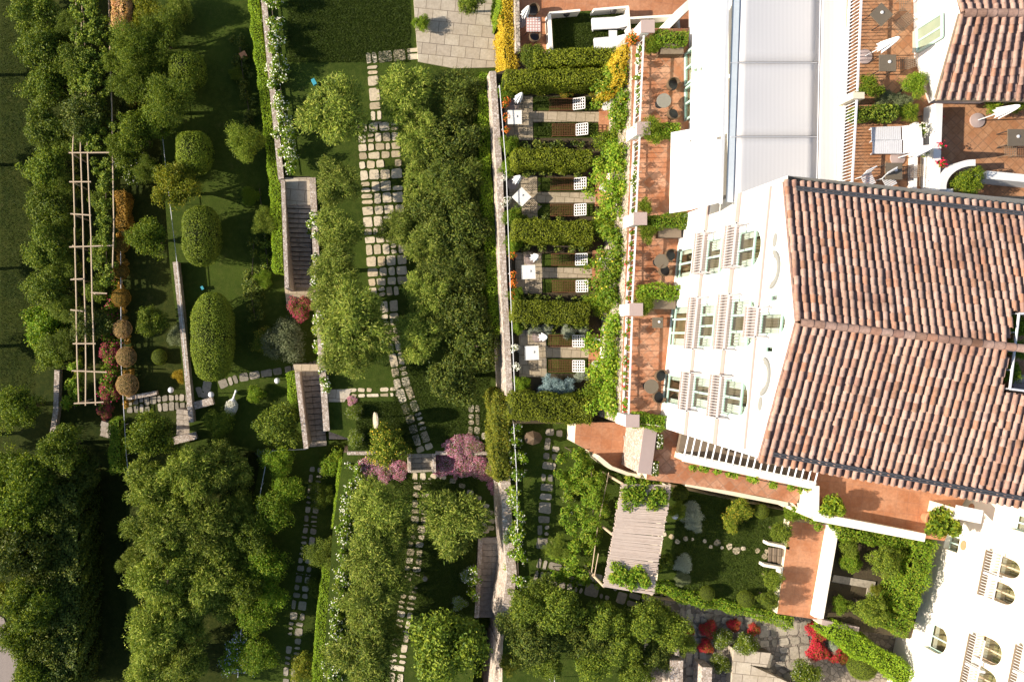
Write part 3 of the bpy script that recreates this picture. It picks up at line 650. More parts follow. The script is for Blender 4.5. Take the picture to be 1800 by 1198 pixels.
for (px, py) in ((1366, 473), (1349, 662)):
    s, z = fac(px, py); e = M()
    for k in range(12):
        a0 = math.pi*(.02+.96*k/12); a1 = math.pi*(.02+.96*(k+1)/12)
        for r0, r1, o in ((.62, .78, -.09), (.5, .62, -.04)):
            pp = [W(s+r0*math.cos(a0), z-.35+r0*math.sin(a0)*.8, o), W(s+r1*math.cos(a0), z-.35+r1*math.sin(a0)*.8, o), W(s+r1*math.cos(a1), z-.35+r1*math.sin(a1)*.8, o), W(s+r0*math.cos(a1), z-.35+r0*math.sin(a1)*.8, o)]
            e.poly(pp); e.poly([pp[1], pp[1]+rd*(-o), pp[2]+rd*(-o), pp[2]]); e.poly([pp[0], pp[3], pp[3]+rd*(-o), pp[0]+rd*(-o)])
    obj('arched_moulding', e, mt_mould, house)

def tiled(root, A, B, Cc, D, pitch=.3, tl=.36, r=.098, cut=None):
    """cover and pan tiles on the quad ridge A->B, eave D->Cc (A above D, B above Cc); every tile its own piece"""
    cov = M(); pan = M(); A, B, Cc, D = map(Vector, (A, B, Cc, D)); n = max(2, round((B-A).length/pitch)); nrm = (B-A).cross(D-A).normalized()
    if nrm.z < 0: nrm = -nrm
    for i in range(n+1):
        for kind_, mb in ((0, cov), (1, pan)):
            f = (i+.5*kind_)/n
            if f > 1: continue
            p = A.lerp(B, f); q = D.lerp(Cc, f); d = q-p; ln = d.length; d.normalize(); sd = d.cross(nrm).normalized(); m = max(1, round(ln/tl)); off = R.uniform(-.1, .1)
            for j in range(m):
                s0 = max(0, ln*(j+off*(j > 0))/m); s1 = ln*(j+1+off*(j < m-1))/m+.05
                c = p.lerp(q, (s0+s1)/2/ln)
                if cut and cut(c): continue
                b = len(mb.v); k = 6; jx = R.gauss(0, .014); lift = R.uniform(0, .022)
                for (s, rr, up) in ((s0, r*.86, .0), (s1, r*1.04, .03)):
                    for a in range(k+1):
                        an = math.pi*a/k
                        h = math.sin(an)*rr if kind_ == 0 else -math.sin(an)*rr*.5
                        mb.v.append(tuple(p+d*s+sd*(math.cos(an)*rr*(1 if kind_ == 0 else 1.15)+jx)+nrm*(h+up+lift+(.05 if kind_ == 0 else .055))))
                for a in range(k): mb.f.append((b+a, b+a+1, b+k+1+a+1, b+k+1+a)); mb.m.append(0)
                if kind_ == 0: mb.f.append(tuple(b+k+1+a for a in range(k+1))); mb.m.append(0)
    return cov, pan
def ridge_tiles(mb, A, B, r=.15, tl=.42):
    A = Vector(A); B = Vector(B); d = B-A; ln = d.length; d.normalize(); sd = d.cross(Vector((0, 0, 1))).normalized(); up = sd.cross(d); m = max(1, round(ln/tl))
    for j in range(m):
        b = len(mb.v)
        for (s, rr) in ((ln*j/m, r*.92), (ln*(j+1)/m+.05, r*1.06)):
            for a in range(8): an = math.pi*(a/7*1.1-.05); mb.v.append(tuple(A+d*s+sd*math.cos(an)*rr+up*(math.sin(an)*rr)))
        for a in range(7): mb.f.append((b+a, b+a+1, b+9+a, b+8+a)); mb.m.append(0)
        mb.f.append(tuple(b+8+a for a in range(8))); mb.m.append(0)
rA = P(1403, 566, ZR); rB = rA+(P(1790, 611, ZR)-P(1405, 566, ZR)).normalized()*14
eT0 = P(1381, 320, ZE); eT1 = eT0+(P(1800, 366, ZE)-eT0).normalized()*14; eB0 = P(1337, 808, ZE); eB1 = eB0+(P(1800, 890, ZE)-eB0).normalized()*14.6
def cut_roof(c):
    q = (640+c.x/t(c.z), 585-c.y/t(c.z)); return q[0] > 1770+(600-q[1])*.12 and 545 < q[1] < 690
roof = None
for nm, e0, e1 in (('a', eT0, eT1), ('b', eB0, eB1)):
    cov, pan = tiled(house, rA, rB, e1, e0, cut=cut_roof)
    if roof is None: roof = obj('roof', cov, mt_tile, house)
    else: obj('cover_tiles', cov, mt_tile, roof)
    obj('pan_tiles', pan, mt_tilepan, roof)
deck = M(); dz = Vector((0, 0, -.06))
c0, c1 = P(1777, 545, 12.2), P(1762, 690, 12.2); fx = (c0.x-rA.x)/14
def on(a, b, f): return a.lerp(b, f)+dz
fc = .54
deck.poly([on(rA, rB, 0), on(eT0, eT1, 0), on(eT0, eT1, fc), on(rA, rB, fc)][::-1]); deck.poly([on(rA, rB, 0), on(rA, rB, fc), on(eB0, eB1, fc), on(eB0, eB1, 0)][::-1])
deck.poly([on(rA.lerp(eT0, .32), rB.lerp(eT1, .32), fc), on(eT0, eT1, fc), on(eT0, eT1, 1), on(rA.lerp(eT0, .32), rB.lerp(eT1, .32), 1)]); deck.poly([on(rA.lerp(eB0, .36), rB.lerp(eB1, .36), fc), on(rA.lerp(eB0, .36), rB.lerp(eB1, .36), 1), on(eB0, eB1, 1), on(eB0, eB1, fc)])
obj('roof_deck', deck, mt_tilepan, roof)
rt = M(); ridge_tiles(rt, rA+Vector((0, 0, .08)), rA.lerp(rB, .6)+Vector((0, 0, .08))); obj('ridge_tiles', rt, mt_tile, roof)
vg = M(); vg.bar(rA+Vector((-.06, 0, -.02)), eT0+Vector((-.06, 0, -.02)), .07, 6); vg.bar(rA+Vector((-.06, 0, -.02)), eB0+Vector((-.06, 0, -.02)), .07, 6); obj('verge', vg, mt_tilepan, roof)
for e0, e1, o in ((eT0, eT1, rA), (eB0, eB1, rA)):
    i0 = e0.lerp(o, .06)+Vector((.3, 0, .16)); i1 = e1.lerp(rB, .06)+Vector((0, 0, .16)); gt = M()
    gt.bar(i0, i1, .055, 8); gt.bar(i0+Vector((0, .1 if o is rA and e0 is eT0 else -.1, -.02)), i1+Vector((0, .1 if e0 is eT0 else -.1, -.02)), .05, 8); obj('gutter', gt, mt_gutter, roof)
# sunken roof terrace with white railing
rt_ = M(); rt_.prism([P(1775, 545, 11), P(1850, 545, 11), P(1850, 690, 11), P(1760, 690, 11)], 11.0, 11.3); obj('roof_terrace_floor', rt_, mt_terra2, house)
rl = M(); q = [P(1830, 550, 12.6), P(1791, 551, 12.6), P(1775, 683, 12.6), P(1830, 690, 12.6)]
for a, b in zip(q, q[1:]):
    rl.bar(a, b, .045, 6); rl.bar(a-Vector((0, 0, .5)), b-Vector((0, 0, .5)), .025, 6); 
    for k in range(5): p = a.lerp(b, k/4); rl.bar(p, p-Vector((0, 0, 1.9)), .03, 5)
obj('roof_railing', rl, mt_white, house)

# ------------------------------------------------------------------ awning building beside the house
aw = thing('awning_pavilion', 'long pavilion roofed with white fabric awnings beside the gabled house', 'pavilion', P(1240, 200, 0))
b = M(); x0 = P(1206, 200, 0).x; x1 = P(1478, 200, 6).x; y0 = 6.6; y1 = 22
b.box(((x0+x1)/2, (y0+y1)/2, 2.5), (x1-x0-.3, y1-y0, 5), 0); obj('pavilion_wall', b, mt_plaster, aw)
wn = M(); wx = P(1203, 150, 0).x
for (ya, yb) in ((95, 153), (156, 214)):
    a = P(1203, ya, 0).y; c = P(1203, yb, 0).y
    for z in (.1, 1.1, 1.75): wn.box((wx, (a+c)/2, z), (.08, a-c, .1))
    for yy in (a-.05, (a+c)/2, c+.05): wn.box((wx-.003, yy, .93), (.085, .1, 1.75))
wo = obj('glazed_door', wn, mt_mint, aw); pg = M(); a = P(0, 95, 0).y; c = P(0, 214, 0).y; pg.box((wx+.04, (a+c)/2, .9), (.02, a-c, 1.7)); obj('pane', pg, mt_glass, wo)
def fabric(name, q, mat, sag=.08, n=8):
    m = M(); a, b_, c, d = q
    for i in range(n+1):
        for j in range(n+1):
            u, v = i/n, j/n; m.v.append(tuple(a.lerp(b_, u).lerp(d.lerp(c, u), v)-Vector((0, 0, sag*math.sin(math.pi*u)*math.sin(math.pi*v)))))
    for i in range(n):
        for j in range(n): k = i*(n+1)+j; m.f.append((k, k+n+1, k+n+2, k+1)); m.m.append(0)
    me = obj(name, m, mat, aw, True); md = me.modifiers.new('thick', 'SOLIDIFY'); md.thickness = .02; return me
ZA, ZL = 6.6, 5.7
for q in (((1218, 8), (1277, -40), (1271, 111), (1216, 122)), ((1215, 128), (1271, 116), (1268, 240), (1213, 246)), ((1213, 250), (1267, 245), (1265, 356), (1214, 369))):
    fabric('awning_panel', [P(*q[0], ZL), P(*q[1], ZA), P(*q[2], ZA), P(*q[3], ZL)], mt_fabric, .06)
fabric('awning_panel', [P(1180, 233, 4.7), P(1213, 227, 5.6), P(1214, 369, 5.6), P(1177, 375, 4.7)], mt_fabric, .04)
bm = M(); a, c = P(1281, -40, ZA+.1), P(1268, 358, ZA+.1); bm.beam(a, c, .14, ZA, ZA+.08)
obj('awning_beam', bm, mt_alu, aw); bm = M(); a, c = P(1293, -40, ZA-.2), P(1280, 356, ZA-.2); bm.beam(a, c, .3, ZA-.12, ZA-.05)
obj('beam_shadow_strip', bm, M_plain('beam_shadow_blue_grey', (.5,.55,.58), .6), aw)  # blue-grey strip stands for the shadow beside the awning beam
for ya, yb in ((-40, 109), (112, 239), (242, 356)):
    k = lambda y: -13*(y+40)/400
    fabric('roof_panel', [P(1299+k(ya), ya, 6.5), P(1442+k(ya)*.6, ya, 6.12), P(1442+k(yb)*.6, yb, 6.12), P(1299+k(yb), yb, 6.5)], mt_pleat, .05)
rb = M()
for y in (110.5, 240.5): rb.bar(P(1284, y, 6.6), P(1437, y, 6.13), .02, 6)
rb.bar(P(1443, -40, 6.14), P(1435, 356, 6.13), .025, 6); obj('awning_rib', rb, mt_white, aw)
for ya, yb in ((-40, 356),): fabric('roof_panel', [P(1445, ya, 6.12), P(1480, ya, 6.05), P(1472, yb, 6.05), P(1437, yb, 6.12)], mt_pleat, .0)
ed = M(); ed.beam(P(1482, -40, 6.1), P(1474, 356, 6.1), .07, 5.95, 6.1); obj('edge_beam', ed, mt_white, aw)

# ------------------------------------------------------------------ upper right house with its own tile roof
h2 = thing('small_white_house', 'white house with a sloped tile roof and a mint window in the top right corner', 'house', P(1606, 100, 6.6))
b = M(); b.prism([P(1605, -60, 6.6), P(1607, 100, 6.6), P(1632, 182, 6.6), P(1900, 182, 6.6), P(1900, -60, 6.6)], 6.3, 7.85); b.prism([P(1689, -60, 9.4), P(1690, 22, 9.4), P(1652, 168, 8.05), P(1900, 168, 8.05), P(1900, -60, 8.05)], 7.7, 7.9)
e = P(1647, 172, 8.05)
b.poly([P(1607, 100, 6.6), P(1632, 182, 6.6), e, P(1688, 24, 9.35)]); b.poly([P(1605, -60, 6.6), P(1607, 100, 6.6), P(1688, 24, 9.35), P(1688, -60, 9.35)])
obj('house_wall', b, mt_plaster, h2)
A, B, Cc, D = P(1690, 24, 9.55), P(1960, 24, 9.55), P(1960, 176, 8.05), P(1648, 172, 8.05)
cov, pan = tiled(h2, A, B, Cc, D, .36); rf = obj('roof', cov, mt_tile, h2); obj('pan_tiles', pan, mt_tilepan, rf)
cov, pan = tiled(h2, A, B, P(1960, -70, 8.9), P(1665, -70, 8.6), .36); obj('cover_tiles', cov, mt_tile, rf); obj('pan_tiles', pan, mt_tilepan, rf)
rt = M(); ridge_tiles(rt, A+Vector((0, 0, .06)), B+Vector((0, 0, .06)), .17); obj('ridge_tiles', rt, mt_tile, rf)
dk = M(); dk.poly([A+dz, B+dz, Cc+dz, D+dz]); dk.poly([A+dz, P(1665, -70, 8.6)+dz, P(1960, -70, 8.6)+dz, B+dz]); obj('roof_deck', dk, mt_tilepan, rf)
eg = M(); eg.bar(D+Vector((-.05, -.06, 0)), Cc+Vector((0, -.06, 0)), .09, 8); eg.bar(A+Vector((-.08, 0, 0)), D+Vector((-.08, 0, 0)), .06, 8); obj('gutter', eg, mt_woodbrown, rf)
# its window: frame, panes and sill on the sloping-looking front
fr = M(); q = [P(1613, 52, 6.87), P(1657, 24, 8.43), P(1657, 66, 8.43), P(1614, 92, 6.87)]; off = Vector((-.06, 0, .05)); q = [x+off for x in q]
for a, c in zip(q, q[1:]+q[:1]): fr.bar(a, c, .06, 6)
fr.bar(q[0].lerp(q[3], .55), q[1].lerp(q[2], .55), .05, 6); wo = obj('window', fr, mt_mint, h2); pn = M(); pn.poly([x-off*.3 for x in q]); obj('pane', pn, M_noise('pale_green_pane', [(.16,.21,.15), (.3,.33,.24)], 1.2, .15, spec=.6), wo)
sl_ = M(); sl_.poly([q[0], q[3], P(1604, 94, 6.9), P(1604, 56, 6.9)]); obj('window_sill', sl_, mt_cream, wo)

# ------------------------------------------------------------------ lower right house front
C2 = P(1622, 1030, -3.3); a2 = .2; rd2 = Vector((math.cos(a2), -math.sin(a2), 0)); fd2 = Vector((math.sin(a2), math.cos(a2), 0))
def fac2(px, py):
    k = C2.xy.dot(rd2.xy)/((px-NX)*rd2.x-(py-NY)*rd2.y); q = Vector(((px-NX)*k, -(py-NY)*k, 0)); return (q-Vector((C2.x, C2.y, 0))).dot(fd2), CAMZ-k*F
def W2(s, z, o=0): return Vector((C2.x, C2.y, 0))+fd2*s+rd2*o+Vector((0, 0, z))
h3 = thing('cream_house', 'cream house front with arched balcony windows in the bottom right corner', 'house', W2(0, -3.3))
def arch(cs, w_, z0, z1, n=10):
    rise = (z1-z0)*.45; zs = z1-rise; return [(cs-w_/2, z0), (cs+w_/2, z0)]+[(cs+w_/2*math.cos(math.pi*i/n), zs+rise*math.sin(math.pi*i/n)**.8) for i in range(n+1)]
ops = []
def op(px0, py0, px1, py1, arched=True):
    """opening from photo corners: bottom (x0) to top (x1), y range"""
    s1, _ = fac2((px0+px1)/2, py0); s0, _ = fac2((px0+px1)/2, py1); _, z0 = fac2(px0, (py0+py1)/2); _, z1 = fac2(px1, (py0+py1)/2)
    ops.append((s0, s1, z0, z1, arched)); return ops[-1]
op(1743, 979, 1795, 1014); op(1735, 1023, 1786, 1060); op(1712, 1119, 1763, 1167); op(1702, 1172, 1755, 1219)
op(1626, 1098, 1666, 1148); op(1660, 941, 1686, 968, False); op(1777, 905, 1812, 934, False)
hs = []
for s0, s1, z0, z1, ar in ops: hs.append(arch((s0+s1)/2, s1-s0, z0, z1) if ar else [(s0, z0), (s1, z0), (s1, z1), (s0, z1)])
loops = [[Vector((s, z, 0)) for s, z in ((-12, -5), (6.5, -5), (6.5, 8.5), (-12, 8.5))]]+[[Vector((s, z, 0)) for s, z in h[::-1]] for h in hs]; flat = [v for l in loops for v in l]; b = M()
for tri in tessellate_polygon(loops):
    q = [flat[k] for k in tri]; ar = (q[1].x-q[0].x)*(q[2].y-q[0].y)-(q[2].x-q[0].x)*(q[1].y-q[0].y)
    if ar > 0: q = q[::-1]
    b.poly([W2(v.x, v.y) for v in q])
for h in hs:
    h = h[::-1]
    for i in range(len(h)): a, c = h[i], h[(i+1) % len(h)]; b.poly([W2(*a), W2(*c), W2(*c, .4), W2(*a, .4)])
for q in ([(6.5, -5, 0), (6.5, -5, 9), (6.5, 8.5, 9), (6.5, 8.5, 0)], [(-12, 8.5, 0), (6.5, 8.5, 0), (6.5, 8.5, 9), (-12, 8.5, 9)]): b.poly([W2(*x) for x in q])
obj('front_wall', b, mt_plaster2, h3)
for k, ((s0, s1, z0, z1, ar), h) in enumerate(zip(ops, hs)):
    fr = M(); cs, cz = (s0+s1)/2, (z0+z1)/2; inn = [(cs+(s-cs)*.84, cz+(z-cz)*.88) for s, z in h]; n = len(h)
    for i in range(n): fr.poly([W2(*h[i], .3), W2(*inn[i], .3), W2(*inn[(i+1) % n], .3), W2(*h[(i+1) % n], .3)])
    fr.box(W2(cs, cz, .31), (.06, .08, (z1-z0)*.85), -a2)
    wo = obj('window', fr, mt_mint if k >= 4 else mt_wood, h3); pn = M(); pn.poly([W2(*p, .36) for p in inn][::-1]); obj('pane', pn, mt_glass, wo)
    rm = M(); rm.poly([W2(s0-.2, z0, 1), W2(s0-.2, z1, 1), W2(s1+.2, z1, 1), W2(s1+.2, z0, 1)]); rm.poly([W2(s0-.2, z0+.01, .4), W2(s0-.2, z0+.01, 1), W2(s1+.2, z0+.01, 1), W2(s1+.2, z0+.01, .4)]); obj('room_interior', rm, mt_interior, wo)
for (ya, yb, px, zz) in ((965, 1050, 1738, None), (1110, 1225, 1706, None), (1130, 1230, 1790, None)):
    s1, z = fac2(px, ya); s0, _ = fac2(px, yb)
    z = fac2(px, (ya+yb)/2)[1]; bm = M(); bm.box(W2((s0+s1)/2, z-.05, -.16), (.34, s1-s0, .1), -a2); bo = obj('balcony', bm, mt_woodbrown, h3); r = M(); o = -.3
    r.box(W2((s0+s1)/2, z+.95, o), (.05, s1-s0, .05), -a2); n = int((s1-s0)/.14)
    for k in range(n+1): r.bar(W2(s0+(s1-s0)*k/n, z, o), W2(s0+(s1-s0)*k/n, z+.95, o), .018, 5)
    r.box(W2((s0+s1)/2, z+.5, -.14), (.28, .12, 1.0), -a2); obj('railing', r, mt_white, bo)
for (px, py) in ((1708, 893), (1694, 958)):
    s, z = fac2(px, py); e = M(); e.prism([(.27*math.cos(a), .2*math.sin(a)) for a in np.linspace(0, 6.28, 15)[:-1]], 0, .04); e.v = [tuple(W2(s+v[0], z+v[1], -v[2])) for v in e.v]; obj('oval_plaque', e, mt_pot, h3)

# ------------------------------------------------------------------ parapets, balustrades, pergolas of the courtyards
wall('cream parapet wrapping the clay terrace under the tiled eave', [(1200, 803), (1432, 853), (1431, 907), (1625, 944)], .1, 11, -5, mt_cream, 'cream_parapet', cap=mt_plaster2)
wall('cream low wall along the walk above the topiary garden', [(1207, 851), (1385, 886)], -1.6, 7, -5, mt_cream, 'cream_wall')
wall('broad white wall between the clay court and the rose garden', [(1468, 925), (1440, 1086)], -2.4, 15, -6, mt_plaster2, 'white_wall')
wall('grey capped wall at the foot of the rose garden', [(1445, 1093), (1510, 1106)], -2.9, 9, -6, mt_band, 'garden_wall')
wall('small white planter edge at the upper steps of the clay court', [(1350, 955), (1388, 963)], -2.9, 5, -4, mt_plaster2, 'planter_edge')
wall('small white planter edge at the lower steps of the clay court', [(1343, 993), (1377, 999), (1375, 1015)], -2.9, 5, -4, mt_plaster2, 'planter_edge')
stairs('brown wooden steps between the topiary garden and the clay court', (1384, 979), (1349, 974), -2.95, -3.45, 26, 4, mt_woodbrown, 'wooden_stairs')
wall('curved cream wall beside the entrance of the clay court', [(1052, 803), (1075, 822), (1105, 833), (1150, 842)], -2.4, 6, -6, mt_cream, 'cream_wall')
wall('broad pale stone wall at the house corner beside the entrance floor', [(1143, 752), (1132, 832)], -.5, 20, -5, mt_wallpink, cap=mt_band)
stairs('dark shaded steps of the clay court beside the broad stone wall', (1124, 790), (1098, 788), -2.4, -3.4, 46, 3, mt_step)
pg = thing('rafter_pergola', 'white rafters leaning from the cream parapet against the house side', 'pergola', P(1206, 800, 0))
bm = M(); bm.beam(P(1203, 800, .9), P(1432, 850, .9), .12, .75, .9); obj('beam', bm, mt_white, pg)
for i in range(20):
    f = i/19; a = P(1203+229*f, 799+50*f, .9); bb = a+fd*1.25+Vector((0, 0, .35)); m = M(); m.bar(a, bb, .045, 4); obj('rafter', m, mt_white, pg)
fl = M(); fl.prism([P(1203, 800, .3), P(1432, 848, .3), P(1432, 815, .3), P(1210, 765, .3)], -.9, -.6); obj('rafter_shade_sheet', fl, mt_woodbrown, pg)  # brown sheet stands for the dark shade beneath the rafters
wall('low white wall framing the lounge lawn', [(966, 24), (970, 92)], -3.1, 5, -4.5, mt_plaster2, 'white_wall')
wall('low white wall along the top of the lounge lawn beside a dark lamp', [(966, 23), (1020, 18)], -3.1, 4, -4.5, mt_plaster2, 'white_wall')
wall('low white wall behind the padded sun loungers', [(1044, 17), (1104, 12), (1108, 70)], -3.1, 4, -4.5, mt_plaster2, 'white_wall')
wall('low white wall along the small upper grass strip', [(1108, 32), (1192, 27), (1194, 52)], -3.1, 4, -4.5, mt_plaster2, 'white_wall')
wall('grey stone wall beside the bright yellow hedge', [(908, -60), (911, 90)], -3.2, 7, -7, mt_wall)
wall('white parapet corner at the top between the lounge terrace and the awnings', [(1193, 24), (1215, 4)], -.6, 14, -4.5, mt_plaster, 'white_parapet')
def balustrade(label, px0, px1, z, h=.95, n=40, mat=None, name='balustrade'):
    a, b_ = P(*px0, z), P(*px1, z); root = thing(name, label, 'balustrade', a); d = b_-a
    r = M(); r.beam(a, b_, .08, z+h-.05, z+h); obj('rail', r, mat or mt_white, root); r = M(); r.beam(a, b_, .1, z, z+.06); obj('plinth', r, mat or mt_white, root)
    m = M(); m.lathe((0, 0, 0), [(.014, .05), (.022, .25), (.024, .35), (.013, .5), (.015, .62), (.02, .72), (.014, h-.07)], 8); me = m.mesh('baluster'); me.materials.append(mat or mt_white)
    for i in range(n):
        o = bpy.data.objects.new('baluster', me); COL.objects.link(o); o.parent = root; o.location = d*((i+.5)/n)
    return root
pil = [(1121, 62), (1114, 236), (1108, 390), (1101, 545), (1095, 735)]
lab = ['beside the grey round table', 'beside the white awning corner', 'facing the twin brown chairs below the third planter', 'beside the square parasol base']
for i in range(4): balustrade('white balustrade of the front terrace '+lab[i], (pil[i][0], pil[i][1]+12), (pil[i+1][0], pil[i+1][1]-11), 0, n=15, h=.95)
plab = ['at the top of the balustrade beside the orange flowers', 'next to the yellow green tree at the grey table', 'at the planter above the twin brown chairs', 'at the planter above the square parasol base', 'at the lowest corner of the front terrace']
for i, (x, y) in enumerate(pil):
    p = P(x, y, 0); r_ = thing('balustrade_pillar', 'square white pillar '+plab[i], 'pillar', (p.x, p.y, -.5), 'pillars of the front balustrade'); m = M(); m.box((p.x, p.y, .35), (.46, .6, 1.7)); obj('shaft', m, mt_plaster, r_); m = M(); m.box((p.x+.1, p.y, 1.23), (.7, .66, .06)); obj('cap', m, mt_band, r_)
balustrade('ornate white balustrade of the roof terrace above the diamond table', (1495, -60), (1485, 172), 6.6, n=38)
balustrade('ornate white balustrade of the roof terrace beside the white slatted loungers', (1484, 186), (1475, 345), 6.6, n=28)
p = P(1484, 180, 6.6); m = M(); m.box((p.x, p.y, 7.1), (.5, .28, 1.15)); tag(obj('balustrade_pillar', m, mt_cream), 'small cream pillar between the two roof terrace balustrades', 'pillar')
wall('white dividing wall between the two roof terraces', [(1651, 182), (1645, 338)], 7.35, 13, 6.5, mt_plaster, 'white_wall')
wall('low white wall behind the slatted loungers', [(1612, 215), (1608, 335)], 6.95, 7, 6.5, mt_plaster, 'white_wall')
ar = M(); c = P(1705, 345, 7.2)
for k in range(14):
    a0, a1 = math.radians(185-k*7), math.radians(185-(k+1)*7); c2 = P(1700, 340, 7.2); r_ = 1.35
    ar.beam((c2.x+r_*math.cos(a0), c2.y+.2+r_*math.sin(a0)*.8), (c2.x+r_*math.cos(a1), c2.y+.2+r_*math.sin(a1)*.8), .28, 6.5, 7.6+.002*(k % 2))
ar.beam(P(1735, 307, 7.6), P(1850, 318, 7.6), .34, 6.5, 7.6); tag(obj('curved_white_wall', ar, mt_plaster), 'curved white wall around the shaded nook by the tiled eave', 'wall')
bx = M(); p = P(1662, 339, 7.4); bx.box((p.x, p.y, 7), (.6, .35, .9)); tag(obj('white_cabinet', bx, mt_white), 'small white cabinet against the eave at the end of the dividing wall', 'cabinet')
def handrail(label, path, z, h=.9, mat=None, cat='handrail', name='handrail'):
    pts = polyl(path, z+h); root = thing(name, label, cat, (pts[0].x, pts[0].y, z)); r = M()
    for a, b_ in zip(pts, pts[1:]): r.bar(a, b_, .022, 6)
    obj('rail', r, mat or mt_alu, root)
    for a, b_ in zip(pts, pts[1:]):
        n = max(2, int((b_-a).length/2))
        for k in range(n): p = a.lerp(b_, k/n); m = M(); m.bar(p, p-Vector((0, 0, h)), .018, 5); obj('post', m, mat or mt_alu, root)
    return root
handrail('thin grey handrail along the pink stone wall', [(878, 150), (890, 300), (896, 480), (905, 690)], -3.4, .5)
handrail('thin grey handrail through the white rose hedge', [(903, 745), (908, 830), (910, 950)], -4.8, .8)
handrail('wire fence between the citrus trees and the round clipped topiaries', [(270, 90), (292, 300), (312, 470), (328, 660)], -11, .9, mt_alu, 'fence', 'wire_fence')
handrail('thin fence rail running down past the tan clipped shrubs', [(212, 440), (213, 640), (222, 800), (228, 850)], -12.2, .9, mt_alu, 'fence', 'fence_rail')
handrail('thin rail among the blue flowered citrus shrubs', [(470, 800), (440, 960), (425, 1090), (418, 1190)], -11, 1.2, mt_alu, 'fence', 'fence_rail')
handrail('dark handrail on the left of the long shaded stair', [(502, 330), (508, 500)], -8.5, .9, mt_alu)
handrail('angled rail at the foot of the lower stair', [(538, 789), (478, 792), (472, 800)], -11, .9, mt_alu)
